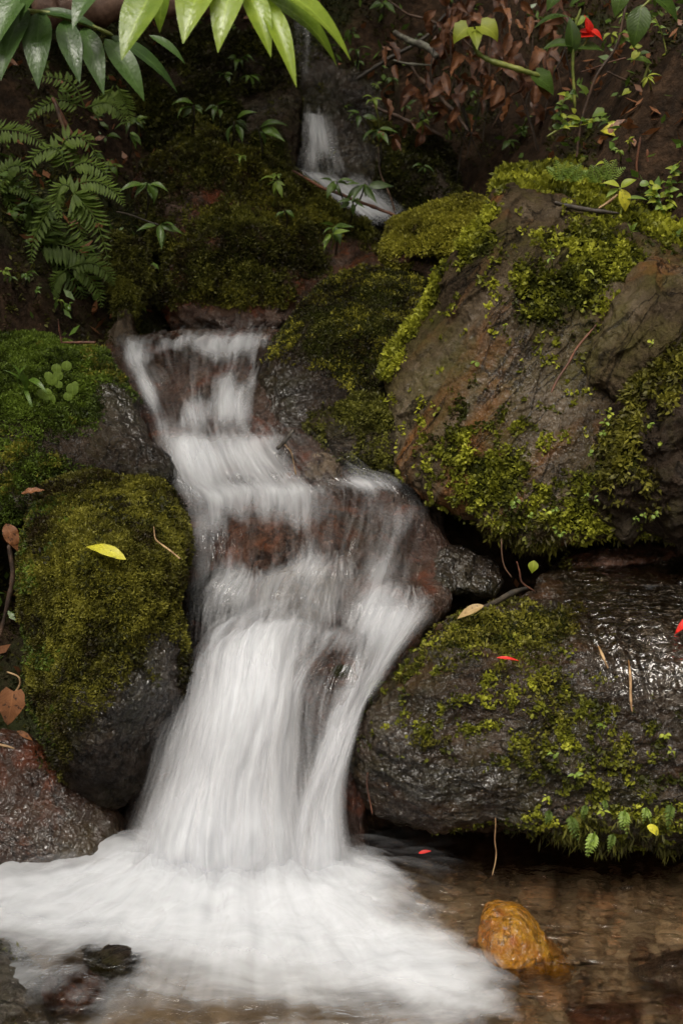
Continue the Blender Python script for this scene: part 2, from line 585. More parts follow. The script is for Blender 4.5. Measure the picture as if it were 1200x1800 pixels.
M['dead'] = leaf_mat('dead_leaf', (0.045, 0.014, 0.006), (0.25, 0.10, 0.035), 0.5, 0.2, 0.3, (0.02, 0.008, 0.005))
M['tanleaf'] = leaf_mat('tan_leaf', (0.25, 0.15, 0.05), (0.45, 0.32, 0.14), 0.45, 0.2, 0.3, (0.15, 0.08, 0.03))
M['petal'] = leaf_mat('red_petal', (0.6, 0.01, 0.006), (0.8, 0.03, 0.015), 0.35, 0.25, 0.1)
M['twig'] = bark_mat('brown_twig', (0.03, 0.018, 0.012), (0.11, 0.06, 0.035))
M['redtwig'] = bark_mat('red_twig', (0.045, 0.016, 0.008), (0.15, 0.055, 0.025))
M['straw'] = bark_mat('straw', (0.18, 0.10, 0.045), (0.42, 0.28, 0.14))
M['lichen'] = bark_mat('lichen_branch', (0.06, 0.05, 0.04), (0.22, 0.22, 0.17))
M['stem'] = bark_mat('green_stem', (0.10, 0.13, 0.02), (0.26, 0.28, 0.06), 0.45)
M['darkstem'] = bark_mat('dark_stem', (0.015, 0.012, 0.009), (0.05, 0.038, 0.025))
M['log'] = bark_mat('log_bark', (0.09, 0.045, 0.03), (0.22, 0.13, 0.09))


# ------------------------------------------------------------------ rocks
def in_blobs(px, py, blobs):
    m = np.zeros(np.shape(px))
    for (bx, by, rx, ry, rot, s) in blobs:
        c, sn = math.cos(R(rot)), math.sin(R(rot))
        dx, dy = px - bx, py - by
        a = (dx * c + dy * sn) / rx
        b = (-dx * sn + dy * c) / ry
        m = m + s * np.exp(-(a * a + b * b) * 1.2)
    return m


ROCKS = {}


def rock(name, label, cat, poly, ctrl, mat, edge=0.15, thick=0.3, epow=4.0, amp=0.02, freq=5.0, ridge=0.0, strata=None,
         moss=None, wet=None, nth=300, nph=90, group=None, kern=None, seed=0.0, fine=0.004):
    poly = np.array(poly, float)
    ring = catmull(poly, len(poly) * 10, closed=True)
    c = np.array(kern, float) if kern else poly.mean(0)
    th = np.linspace(0, 2 * np.pi, nth, endpoint=False)
    d = np.stack([np.cos(th), np.sin(th)], -1)
    a, b = ring, np.roll(ring, -1, 0)
    e = b - a
    den = d[:, None, 0] * e[None, :, 1] - d[:, None, 1] * e[None, :, 0]
    ac = a - c
    tt = (ac[None, :, 0] * e[None, :, 1] - ac[None, :, 1] * e[None, :, 0]) / (den + 1e-12)
    ss = (ac[None, :, 0] * d[:, None, 1] - ac[None, :, 1] * d[:, None, 0]) / (den + 1e-12)
    ok = (ss >= -1e-6) & (ss <= 1 + 1e-6) & (tt > 0)
    rad = np.where(ok, tt, 0).max(1)
    Fd = tps(ctrl)
    nb = max(10, nph // 4)
    # front rings from the middle outwards, then the back from the rim inwards
    rf = np.concatenate([np.linspace(0.004, 0.9, nph * 2 // 3, endpoint=False), np.sin(np.linspace(math.asin(0.9), np.pi / 2, nph - nph * 2 // 3))])
    rb = np.sin(np.linspace(np.pi / 2, 0.02, nb))[1:]
    rr = np.concatenate([rf, rb])
    XY = c + rr[:, None, None] * rad[None, :, None] * d[None]
    px, py = XY[..., 0], XY[..., 1]
    D = Fd(px, py)
    off = np.empty_like(D)
    nf = len(rf)
    off[:nf] = (edge * (1 - np.sqrt(np.clip(1 - rf ** epow, 0, 1))))[:, None]
    off[nf:] = (edge + thick * np.sqrt(np.clip(1 - rb ** 2, 0, 1)))[:, None]
    Dm = Fd(c[0], c[1])
    # the back is a plain bulge behind the rim, so use a flatter depth there
    D[nf:] = D[nf - 1][None] * rb[:, None] + Dm * (1 - rb[:, None])
    V = at(px, py, D + off).reshape(-1, 3)
    Fc = grid_faces(len(rr), nth, wrap=True)[:, ::-1]
    Fc = np.asarray(Fc)
    N = vnormals(V, Fc)
    if (N[:nth * 3] @ np.array([0, 1, 0])).mean() > 0:
        Fc = Fc[:, ::-1]
        N = -N
    q = V + seed * 3.7
    disp = amp * fbm(q * freq, 4)
    if ridge:
        disp = disp + ridge * (ridged(q * freq * 0.8 + 5, 4) - 0.45)
    if strata:
        sd, sf, sa = strata
        sd = np.array(sd, float) / np.linalg.norm(sd)
        s = (q @ sd) * sf
        w = fbm(q * 2.2, 3) * 0.9
        saw = np.abs(((s + w) % 1.0) - 0.35)
        disp = disp + sa * (saw - 0.3) * (0.4 + 0.6 * sstep(-0.2, 0.3, fbm(q * 3.1 + 8, 2)))
    disp = disp + fine * 1.5 * fbm(q * 34, 3) + fine * 0.75 * ridged(q * 75, 2)
    V = V + N * disp[:, None]
    N = vnormals(V, Fc)
    px, py = proj(V)
    nz = N[:, 2]
    ms = np.zeros(len(V))
    if moss:
        ms = moss.get('base', 0.0) + moss.get('nz', 0.0) * nz + moss.get('noise', 0.3) * fbm(V * moss.get('nf', 6.0) + 3 + seed, 4)
        ms = ms + in_blobs(px, py, moss.get('blobs', []))
        ms = np.clip(ms, 0, 1)
    wt = np.full(len(V), 0.0)
    if wet:
        wt = np.clip(wet.get('base', 0.0) + in_blobs(px, py, wet.get('blobs', [])), 0, 1)
    base = np.array([V[:, 0].mean(), V[:, 1].mean(), V[:, 2].min()])
    o = mesh(name, V, Fc, mat, None, True, {'moss': ms, 'wet': wt}, None, base)
    o['_o'] = [float(x) for x in base]
    tag(o, label, cat, group)
    ROCKS[label] = dict(o=o, V=V, F=Fc, N=N, moss=ms, nfront=nf * nth, px=px, py=py, base=base)
    return ROCKS[label]


def sample(rk, count, weight, thr=0.0):
    V, Fc = rk['V'], rk['F']
    w = np.asarray(weight)[Fc].mean(1)
    w = np.where(w > thr, w, 0)
    a = np.linalg.norm(np.cross(V[Fc[:, 2]] - V[Fc[:, 0]], V[Fc[:, 3]] - V[Fc[:, 1]]), axis=1) * 0.5
    # keep what faces forwards, up or sideways: the rear of a rock stays bare
    fn = rk['N'][Fc].mean(1)
    a = a * np.where(fn[:, 1] > 0.75, 0, 1) * w
    if a.sum() <= 0:
        return None
    i = rng.choice(len(Fc), count, p=a / a.sum())
    u, v = rng.random(count)[:, None], rng.random(count)[:, None]
    q = Fc[i]
    P = (V[q[:, 0]] * (1 - u) + V[q[:, 1]] * u) * (1 - v) + (V[q[:, 3]] * (1 - u) + V[q[:, 2]] * u) * v
    n = rk['N'][q].mean(1)
    return P, n / (np.linalg.norm(n, axis=1)[:, None] + 1e-9), w[i]


def blades(P, N, length, width, per=5, spread=0.9, droop=0.3, tint=None):
    n = len(P)
    Pn = np.repeat(P, per, 0) + rng.normal(size=(n * per, 3)) * length * 0.25
    Nn = np.repeat(N, per, 0)
    d = Nn + spread * rng.normal(size=(n * per, 3))
    d[:, 2] -= droop
    d /= np.linalg.norm(d, axis=1)[:, None]
    s = np.cross(d, rng.normal(size=(n * per, 3)))
    s /= np.linalg.norm(s, axis=1)[:, None] + 1e-9
    L = length * rng.uniform(0.6, 1.4, (n * per, 1))
    W = width * rng.uniform(0.7, 1.3, (n * per, 1))
    b = Pn - Nn * length * 0.15
    V = np.stack([b - s * W * 0.4, b + d * L * 0.55 - s * W, b + d * L, b + d * L * 0.55 + s * W], 1).reshape(-1, 3)
    Fc = np.arange(n * per * 4).reshape(-1, 4)
    t = np.repeat(tint, per) + rng.normal(size=n * per) * 0.12
    return V, Fc, np.repeat(t, 4)


def grow(rk, mat, density, length=0.012, width=0.0028, per=5, spread=0.9, droop=0.3, weight=None, thr=0.18, name='moss', power=1.0, tb=0.5, label=None):
    w = (rk['moss'] if weight is None else weight) ** power
    V, Fc = rk['V'], rk['F']
    wf = np.where(w[Fc].mean(1) > thr, w[Fc].mean(1), 0)
    a = np.linalg.norm(np.cross(V[Fc[:, 2]] - V[Fc[:, 0]], V[Fc[:, 3]] - V[Fc[:, 1]]), axis=1) * 0.5
    a = a * np.where(rk['N'][Fc].mean(1)[:, 1] > 0.75, 0, 1)
    cnt = int(min((a * wf).sum() * density, 60000))
    if cnt < 3:
        return None
    s = sample(rk, cnt, w, thr)
    P, N, ww = s
    patch = fbm(P * 11, 3) * 0.3 + fbm(P * 3.3 + 7, 3) * 0.42
    # tufts stand prouder in clumps
    clump = fbm(P * 26 + 4, 2)
    P = P + N * (np.clip(clump, -0.3, 0.8) * length * 0.9)[:, None]
    tint = np.clip(tb + patch + clump * 0.35 + 0.25 * (ww - 0.5), 0.02, 0.98)
    Vb, Fb, t = blades(P, N, length, width, per, spread, droop, tint)
    o = mesh(name, Vb, Fb, mat, rk['o'], False, {'tint': t})
    o['kind'] = 'stuff'
    if label:
        o['label'] = label
    return o


# ------------------------------------------------------------------ terrain
def terr(x, y):
    z = np.interp(y, [-60, -3, 2.0, 3.15, 3.45, 3.7, 4.05, 4.35, 4.7, 5.1, 5.6, 6.0, 6.35, 6.7, 7.3, 9, 14, 30, 80],
                  [-0.3, -0.2, -0.17, -0.14, 0.12, 0.45, 0.62, 0.85, 1.1, 1.3, 1.5, 1.75, 2.3, 3.3, 4.4, 6.2, 9.5, 14, 20])
    xc = np.interp(y, [3, 3.6, 4.5, 6], [0.3, 0.1, -0.3, 0.0])
    wid = np.interp(y, [0, 2.6, 3.3, 3.9, 4.6, 6], [2.2, 1.6, 1.25, 1.0, 0.5, 0.3])
    side = sstep(0, 1.1, np.abs(x - xc) - wid)
    hgt = np.interp(y, [-5, 2.5, 3.5, 4.6, 6, 8], [0.8, 0.5, 0.7, 1.3, 0.9, 0.4])
    z = z + side * hgt + np.clip(np.abs(x - xc) - wid - 0.8, 0, 30) * 0.35
    return z


def spaced(lo, hi, step, far):
    core = np.arange(lo, hi, step)
    g = step * 1.25 ** np.arange(1, 40)
    ext = np.cumsum(g)
    ext = ext[ext < far]
    return np.concatenate([(lo - ext)[::-1], core, core[-1] + ext])


gx = spaced(-2.4, 2.4, 0.024, 60)
gy = spaced(1.6, 7.6, 0.024, 60)
GX, GY = np.meshgrid(gx, gy)
GZ = terr(GX, GY)
near = np.exp(-(np.maximum(np.abs(GX) - 2.6, 0) + np.maximum(np.abs(GY - 4.5) - 3.2, 0)) * 0.5)
pp = np.stack([GX.ravel(), GY.ravel(), GZ.ravel()], -1)
rough = (0.07 * fbm(pp * 2.6, 4) + 0.05 * (ridged(pp * 5, 3) - 0.4) + 0.012 * fbm(pp * 30, 2)).reshape(GX.shape)
calm = np.where((GY < 3.3), 0.35, 1.0)
GZ = GZ + rough * near * calm
V = np.stack([GX.ravel(), GY.ravel(), GZ.ravel()], -1)
Fg = grid_faces(len(gy), len(gx))
Ng = vnormals(V, Fg)
tm = np.clip(0.15 + 0.45 * fbm(V * 1.9 + 2, 4) + 0.25 * (V[:, 0] < 0.3), 0, 1) * (V[:, 1] > 3.4)
k = NT('forest_soil')
geo = k.n('NewGeometry').outputs['Position']
n1, n2 = k.noise(geo, 9, 6, 0.65), k.noise(geo, 40, 5, 0.65)
col = k.ramp(k.math('ADD', k.math('MULTIPLY', n1, 0.6), k.math('MULTIPLY', n2, 0.4)), [(0.36, (0.008, 0.005, 0.003)), (0.52, (0.03, 0.017, 0.009)), (0.66, (0.08, 0.045, 0.024))])
mo = k.rng(k.math('ADD', k.attr('moss'), k.math('MULTIPLY', k.math('SUBTRACT', n2, 0.5), 0.8)), 0.3, 0.55)
col = k.mix(mo, col, (0.018, 0.021, 0.006))
p = k.n('BsdfPrincipled', {'Base Color': col, 'Roughness': 0.8, 'Specular IOR Level': 0.15, 'Normal': k.bump(k.noise(geo, 30, 8, 0.65), 0.9, 0.03)})
M['soil'] = k.surf(p.outputs[0])
ground = mesh('ground', V, Fg, M['soil'], None, True, {'moss': tm})
ground['kind'] = 'structure'
ground['_o'] = [0.0, 0.0, 0.0]
GROUND = dict(o=ground, V=V, F=Fg, N=Ng, moss=tm)

# pool bed: sand, gravel and pebbles under the clear brown water
k = NT('gravel_bed')
geo = k.n('NewGeometry').outputs['Position']
vo = k.n('TexVoronoi', {'Vector': geo, 'Scale': 24.0, 'Randomness': 1.0})
n1 = k.noise(geo, 7, 5, 0.6)
col = k.mix(k.rng(n1, 0.35, 0.65), (0.085, 0.062, 0.042), (0.2, 0.155, 0.11))
col = k.mix(0.45, col, k.mix(k.n('SeparateColor', {0: vo.outputs['Color']}).outputs[0], (0.06, 0.045, 0.03), (0.26, 0.2, 0.14)))
p = k.n('BsdfPrincipled', {'Base Color': col, 'Roughness': 0.7, 'Normal': k.bump(k.noise(geo, 22, 4), 0.5, 0.02)})
M['gravel'] = k.surf(p.outputs[0])
bx, by = np.meshgrid(np.linspace(-1.9, 1.9, 160), np.linspace(1.5, 3.42, 90))
bz = -0.115 + 0.02 * fbm(np.stack([bx.ravel(), by.ravel(), by.ravel() * 0], -1) * 4, 3).reshape(bx.shape)
bed = mesh('stream_bed', np.stack([bx.ravel(), by.ravel(), bz.ravel()], -1), grid_faces(90, 160), M['gravel'])
bed['kind'] = 'structure'

# loose gravel on the bed
k = NT('gravel_stone')
t = k.attr('tint')
geo = k.n('NewGeometry').outputs['Position']
col = k.ramp(t, [(0, (0.05, 0.03, 0.018)), (0.35, (0.13, 0.085, 0.05)), (0.6, (0.24, 0.17, 0.11)), (0.85, (0.26, 0.12, 0.05)), (1, (0.32, 0.26, 0.18))])
col = k.mix(k.rng(k.noise(geo, 60, 3), .35, .65, 0, .6), col, (0.06, 0.04, 0.025))
M['gravelstone'] = k.surf(k.n('BsdfPrincipled', {'Base Color': col, 'Roughness': .5}).outputs[0])
g2 = np.random.default_rng(55)
th_, ph_ = np.meshgrid(np.linspace(0, 2 * np.pi, 9, endpoint=False), np.linspace(.15, np.pi - .15, 6))
sph = np.stack([np.cos(th_) * np.sin(ph_), np.sin(th_) * np.sin(ph_), np.cos(ph_)], -1).reshape(-1, 3)
fs = grid_faces(6, 9, wrap=True)
VV, FF, TT = [], [], []
for i in range(900):
    sz = g2.uniform(.006, .02) * (1 + 1.2 * (g2.random() < .12))
    sc = sz * np.array([g2.uniform(.8, 1.5), g2.uniform(.8, 1.3), g2.uniform(.4, .7)])
    a = g2.uniform(0, 6.28)
    v = sph * (1 + .22 * perlin(sph * 1.3 + i * 3.1))[:, None] * sc
    v = np.stack([v[:, 0] * math.cos(a) - v[:, 1] * math.sin(a), v[:, 0] * math.sin(a) + v[:, 1] * math.cos(a), v[:, 2]], -1)
    VV.append(v + np.array([g2.uniform(.1, 1.3), g2.uniform(2.3, 3.3), -.108 + sc[2] * .3]))
    FF.append(fs + i * len(sph))
    TT.append(np.full(len(sph), g2.random()))
gv = mesh('gravel', np.concatenate(VV), np.concatenate(FF), M['gravelstone'], None, True, {'tint': np.concatenate(TT)})
gv['kind'] = 'stuff'

# ------------------------------------------------------------------ boulders
slab = rock('boulder', 'huge sloping brown slab above the ledge with bright yellow moss down its left edge', 'boulder',
     [(872, 335), (852, 372), (800, 445), (752, 520), (715, 570), (682, 630), (676, 690), (692, 760), (692, 825), (735, 862), (800, 898), (868, 938), (930, 958), (1010, 952), (1080, 938), (1160, 935), (1260, 930), (1400, 900), (1440, 640), (1330, 470), (1210, 435), (1140, 402), (1080, 378), (1000, 352), (930, 333)],
     [(895, 338, 4.28), (1000, 352, 4.3), (1130, 402, 4.22), (1300, 470, 4.2), (740, 540, 4.18), (680, 640, 4.12), (690, 760, 3.98), (850, 480, 4.06), (1000, 480, 4.02), (900, 620, 3.92), (1080, 600, 3.92), (760, 760, 3.86), (880, 720, 3.84), (1000, 740, 3.78), (780, 880, 3.74), (930, 950, 3.66), (1000, 880, 3.66), (1120, 930, 3.58), (1200, 780, 3.7), (1300, 600, 3.95), (1300, 900, 3.6)],
     M['slab'], edge=0.08, thick=0.55, epow=12, amp=0.009, freq=4, ridge=0.010, strata=((0.82, 0.1, -0.55), 8.0, 0.04), nth=520, nph=210, kern=(960, 660), fine=0.005,
     moss=dict(base=-0.12, noise=0.5, nf=5.5, blobs=[(985, 480, 150, 90, 25, .5), (1060, 440, 80, 50, 10, .7), (1000, 560, 110, 70, 0, .3), (880, 830, 110, 55, 20, .55), (870, 850, 50, 45, 0, .6), (790, 770, 80, 40, 20, .3), (1120, 830, 130, 110, 0, .6), (1030, 920, 260, 40, 5, .5), (730, 560, 30, 160, 40, .35), (700, 830, 60, 40, 0, .4), (1000, 345, 160, 14, 8, -.2), (850, 420, 40, 80, 40, .1)]),
     wet=dict(base=0.0, blobs=[(980, 760, 90, 130, 20, .3), (880, 640, 60, 150, 20, .2)]))
side = rock('boulder', 'pointed grey slab with a pale flat top leaning on the huge brown slab at right', 'boulder',
     [(1098, 505), (1120, 470), (1150, 455), (1215, 468), (1330, 520), (1400, 700), (1300, 800), (1160, 760), (1080, 700), (1030, 640), (1060, 570)],
     [(1120, 470, 3.98), (1215, 470, 4.02), (1350, 530, 4.0), (1098, 520, 3.88), (1160, 540, 3.78), (1040, 640, 3.82), (1150, 680, 3.7), (1300, 750, 3.7), (1380, 680, 3.8), (1250, 600, 3.74)],
     M['slab'], edge=0.05, thick=0.3, epow=12, amp=0.02, freq=5, ridge=0.035, strata=((0.8, 0.1, -0.55), 11, 0.04), nth=300, nph=110, kern=(1190, 610),
     moss=dict(base=-0.3, noise=0.4, blobs=[(1180, 640, 60, 60, -30, .8), (1150, 720, 70, 60, 0, .7)]))
tuft = rock('boulder', 'moss draped hump bulging under the grey slab at the right edge', 'boulder',
     [(1045, 850), (1060, 760), (1090, 690), (1130, 640), (1190, 590), (1290, 590), (1340, 760), (1300, 900), (1220, 960), (1150, 940), (1090, 940), (1040, 905)],
     [(1060, 760, 3.68), (1130, 640, 3.68), (1250, 600, 3.72), (1100, 800, 3.58), (1200, 760, 3.5), (1060, 890, 3.56), (1180, 920, 3.5), (1290, 880, 3.5)],
     M['dark'], edge=0.1, thick=0.25, epow=6, amp=0.05, freq=7, ridge=0.03, nth=260, nph=100,
     moss=dict(base=0.15, noise=0.5, nz=0.2, blobs=[(1150, 640, 60, 40, -35, .5), (1090, 760, 40, 90, 20, .3), (1180, 800, 60, 60, 0, -.5)]))
top = rock('mossy_mound', 'bright leafy moss bank on the flat top behind the huge brown slab', 'moss bank',
     [(868, 322), (900, 300), (980, 292), (1060, 296), (1140, 310), (1260, 305), (1400, 320), (1420, 480), (1300, 500), (1210, 478), (1140, 425), (1080, 392), (1000, 365), (920, 345), (876, 338)],
     [(870, 330, 4.42), (980, 296, 4.75), (1140, 310, 4.85), (1350, 320, 4.8), (1000, 350, 4.4), (1100, 380, 4.36), (1180, 400, 4.36), (1220, 470, 4.2), (1350, 480, 4.2)],
     M['dark'], edge=0.05, thick=0.4, epow=8, amp=0.03, freq=7, nth=260, nph=80, kern=(1140, 380),
     moss=dict(base=0.75, noise=0.4, blobs=[(990, 352, 60, 14, 8, -.7), (1060, 378, 60, 10, 10, -.6)]))
ledge = rock('boulder', 'broad wet ledge rock at lower right with patchy moss and water running over it', 'boulder',
     [(648, 1225), (690, 1170), (745, 1125), (795, 1088), (850, 1062), (925, 1046), (955, 1000), (1040, 968), (1130, 950), (1320, 945), (1460, 1080), (1470, 1360), (1380, 1470), (1180, 1478), (1040, 1472), (900, 1460), (760, 1452), (680, 1440), (632, 1400), (622, 1320)],
     [(690, 1180, 3.22), (850, 1070, 3.3), (960, 1005, 3.62), (1060, 968, 3.85), (1150, 955, 3.95), (1350, 955, 3.95), (1000, 1060, 3.38), (1120, 1040, 3.45), (1250, 1040, 3.45), (1100, 1120, 3.2), (900, 1140, 3.14), (780, 1180, 3.1), (1000, 1200, 3.07), (1150, 1250, 3.04), (1300, 1250, 3.02), (680, 1290, 3.04), (850, 1300, 2.99), (1000, 1330, 2.97), (750, 1420, 2.96), (950, 1450, 2.97), (1200, 1460, 2.95), (1380, 1420, 2.95), (640, 1380, 3.03)],
     M['ledge'], edge=0.14, thick=0.35, epow=9, amp=0.022, freq=5, ridge=0.03, strata=((0.05, 0.2, 1), 6.5, 0.03), nth=520, nph=210, kern=(980, 1240), fine=0.006,
     moss=dict(base=-0.22, noise=0.45, nf=7, blobs=[(930, 1100, 130, 45, 0, .75), (820, 1130, 110, 45, -30, .45), (960, 1230, 170, 90, 20, .45), (1000, 1330, 160, 60, 0, .3), (770, 1300, 60, 25, 0, .5), (1080, 1430, 170, 40, 0, .35), (720, 1180, 60, 12, -40, .5), (1150, 1150, 90, 110, 0, -.5), (820, 1390, 170, 40, 0, -.6)]),
     wet=dict(base=0.25, blobs=[(1150, 1120, 130, 170, 0, .9), (1050, 1010, 160, 60, 0, .6), (820, 1390, 170, 50, 0, .6), (720, 1300, 80, 80, 0, .4)]))
left = rock('boulder', 'rounded boulder cloaked in olive moss left of the main fall, a yellow leaf on it', 'boulder',
     [(48, 905), (62, 862), (130, 840), (215, 838), (280, 852), (314, 890), (328, 930), (325, 1000), (312, 1060), (322, 1090), (329, 1160), (318, 1210), (292, 1275), (255, 1345), (222, 1410), (165, 1428), (112, 1372), (78, 1292), (55, 1200), (40, 1060), (37, 965)],
     [(180, 842, 3.6), (65, 870, 3.52), (300, 880, 3.55), (180, 950, 3.24), (60, 980, 3.25), (300, 980, 3.26), (180, 1100, 3.07), (300, 1130, 3.14), (180, 1250, 3.0), (70, 1200, 3.16), (280, 1260, 3.08), (200, 1400, 3.06)],
     M['dark'], edge=0.13, thick=0.4, epow=5, amp=0.025, freq=5, ridge=0.02, nth=420, nph=170, kern=(185, 1120), fine=0.006,
     moss=dict(base=0.42, noise=0.35, nf=6, blobs=[(170, 1000, 150, 150, 0, .5), (70, 1150, 40, 160, 0, .3), (245, 1285, 100, 85, -20, -.75), (195, 1390, 100, 65, 0, -.7), (300, 1140, 40, 80, 0, -.5), (330, 1030, 22, 60, 0, -.5), (90, 1290, 30, 60, 20, .45)]),
     wet=dict(base=0.1, blobs=[(270, 1190, 60, 110, -20, .8), (200, 1260, 90, 60, 0, .4)]))
rock('boulder', 'low reddish wet rock at lower left beside the white pool', 'boulder',
     [(-160, 1300), (-60, 1285), (20, 1290), (75, 1315), (140, 1372), (205, 1432), (222, 1470), (205, 1525), (130, 1548), (0, 1552), (-160, 1552)],
     [(-60, 1290, 3.2), (60, 1310, 3.2), (150, 1390, 3.14), (0, 1420, 3.1), (190, 1470, 3.06), (100, 1480, 3.03), (0, 1545, 2.97), (-140, 1450, 3.08), (120, 1545, 2.99)],
     M['redwet_smooth'], edge=0.1, thick=0.3, amp=0.02, freq=5, ridge=0.015, nth=300, nph=110, seed=2,
     moss=dict(base=-0.15, noise=0.4, blobs=[(60, 1335, 110, 30, 20, .6)]), wet=dict(base=0.5, blobs=[(40, 1470, 120, 60, 0, .5)]))
rock('boulder', 'grey mossy rock corner poking into the foam at the lower left corner', 'boulder',
     [(-160, 1700), (-60, 1650), (0, 1655), (45, 1690), (85, 1750), (95, 1830), (40, 1900), (-160, 1900)],
     [(-60, 1660, 2.66), (30, 1700, 2.6), (85, 1780, 2.5), (0, 1800, 2.42), (-100, 1800, 2.45)],
     M['greyslab'], edge=0.08, thick=0.2, amp=0.02, freq=7, ridge=0.02, nth=220, nph=80, seed=3,
     moss=dict(base=0.1, noise=0.4), wet=dict(base=0.3))
mound = rock('boulder', 'green mossy mound at the left edge with grass and clover growing on it', 'boulder',
     [(-170, 570), (-40, 572), (50, 588), (125, 602), (185, 625), (228, 690), (262, 760), (288, 800), (290, 846), (205, 842), (130, 838), (60, 868), (10, 930), (-170, 960)],
     [(0, 585, 4.45), (120, 606, 4.42), (190, 640, 4.3), (80, 700, 4.02), (200, 720, 4.02), (270, 800, 3.86), (120, 800, 3.82), (0, 850, 3.72), (-120, 700, 4.05), (-120, 900, 3.7)],
     M['dark'], edge=0.12, thick=0.4, epow=5, amp=0.03, freq=5, ridge=0.02, nth=380, nph=150, kern=(110, 730), seed=4,
     moss=dict(base=0.45, noise=0.35, blobs=[(90, 660, 150, 90, 20, .45), (235, 760, 40, 110, -30, -.95), (180, 800, 110, 45, 15, -.55), (270, 820, 45, 45, 0, -.8)]),
     wet=dict(base=0.1, blobs=[(225, 720, 30, 100, -28, .9)]))
hump = rock('boulder', 'small dark moss hump at the left edge above the green mound', 'boulder',
     [(-120, 430), (-20, 432), (25, 450), (48, 490), (48, 530), (20, 575), (-120, 600)],
     [(0, 440, 4.75), (45, 500, 4.66), (0, 520, 4.58), (-100, 500, 4.6), (0, 580, 4.6)],
     M['dark'], edge=0.1, thick=0.3, amp=0.03, freq=7, nth=200, nph=70, seed=5, moss=dict(base=0.65, noise=0.3))
pillar = rock('boulder', 'narrow mossy rock pillar dripping into the upper pool', 'boulder',
     [(190, 420), (225, 415), (256, 430), (256, 500), (243, 545), (238, 600), (240, 650), (196, 650), (198, 600), (203, 545), (184, 490)],
     [(220, 430, 4.9), (220, 500, 4.78), (220, 560, 4.75), (220, 640, 4.72), (190, 480, 4.85), (255, 480, 4.86)],
     M['tan'], edge=0.1, thick=0.25, amp=0.03, freq=9, nth=180, nph=80, seed=6, kern=(220, 530),
     moss=dict(base=0.5, noise=0.3, blobs=[(220, 595, 26, 45, 0, -.8), (220, 470, 50, 70, 0, .3)]), wet=dict(base=.4))
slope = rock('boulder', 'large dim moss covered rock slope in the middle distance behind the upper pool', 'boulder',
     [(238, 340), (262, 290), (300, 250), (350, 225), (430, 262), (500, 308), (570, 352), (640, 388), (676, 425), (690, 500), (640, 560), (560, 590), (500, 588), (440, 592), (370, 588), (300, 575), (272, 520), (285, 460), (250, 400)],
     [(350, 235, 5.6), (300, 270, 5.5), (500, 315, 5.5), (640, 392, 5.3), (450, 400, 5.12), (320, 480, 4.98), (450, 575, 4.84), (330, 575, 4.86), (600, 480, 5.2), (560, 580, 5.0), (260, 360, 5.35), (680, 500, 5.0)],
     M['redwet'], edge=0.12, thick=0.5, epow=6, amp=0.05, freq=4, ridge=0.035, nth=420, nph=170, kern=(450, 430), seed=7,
     moss=dict(base=0.42, noise=0.6, nf=4, blobs=[(470, 565, 160, 22, 0, -.9), (330, 560, 70, 30, 0, -.4), (560, 360, 120, 25, 33, .5), (440, 460, 130, 60, 0, .2), (630, 490, 60, 80, 25, -.8), (540, 550, 70, 40, -30, -.7)]), wet=dict(base=.1, blobs=[(450, 575, 150, 22, 0, .8)]))  # moss thinned beside the centre boulder: dark bare rock paints the shade behind it
back = rock('boulder', 'shadowed moss bank under the ginger leaves left of the top trickle', 'boulder',
     [(225, 150), (270, 90), (360, 50), (450, 55), (505, 110), (520, 150), (470, 160), (430, 220), (440, 290), (350, 260), (290, 270), (240, 330), (205, 260)],
     [(300, 80, 6.2), (450, 60, 6.3), (500, 130, 6.15), (350, 180, 5.95), (250, 220, 5.85), (430, 260, 5.8), (230, 310, 5.7)],
     M['dark'], edge=0.12, thick=0.4, amp=0.05, freq=4, nth=260, nph=90, kern=(340, 165), seed=8, moss=dict(base=0.4, noise=0.5))
rock('boulder', 'dark rounded rock with thin moss left of the top waterfall', 'boulder',
     [(420, 170), (470, 142), (522, 155), (531, 215), (518, 290), (470, 285), (420, 250), (400, 210)],
     [(470, 150, 6.1), (520, 170, 6.0), (460, 220, 5.9), (515, 280, 5.82), (420, 220, 5.95)],
     M['dark'], edge=0.1, thick=0.3, amp=0.03, freq=6, nth=200, nph=70, seed=9, moss=dict(base=0.2, noise=0.5))
back2 = rock('boulder', 'dark mossy boulder right of the top waterfall below the dead leaves', 'boulder',
     [(668, 310), (682, 250), (722, 225), (768, 250), (800, 305), (806, 352), (745, 380), (690, 370)],
     [(720, 235, 5.9), (790, 310, 5.75), (730, 310, 5.65), (690, 360, 5.6), (780, 350, 5.6)],
     M['dark'], edge=0.1, thick=0.3, amp=0.03, freq=6, nth=200, nph=70, seed=10, moss=dict(base=0.45, noise=0.4))
rock('boulder', 'dark rock face behind the top waterfall', 'boulder',
     [(480, 20), (560, 0), (640, 60), (680, 200), (690, 330), (640, 370), (540, 340), (500, 200)],
     [(560, 20, 6.6), (640, 100, 6.45), (560, 180, 6.25), (640, 260, 6.05), (560, 320, 5.95), (510, 150, 6.3)],
     M['dark'], edge=0.1, thick=0.4, amp=0.05, freq=5, ridge=0.03, nth=240, nph=80, seed=11, moss=dict(base=0.0, noise=0.6), wet=dict(base=.3))
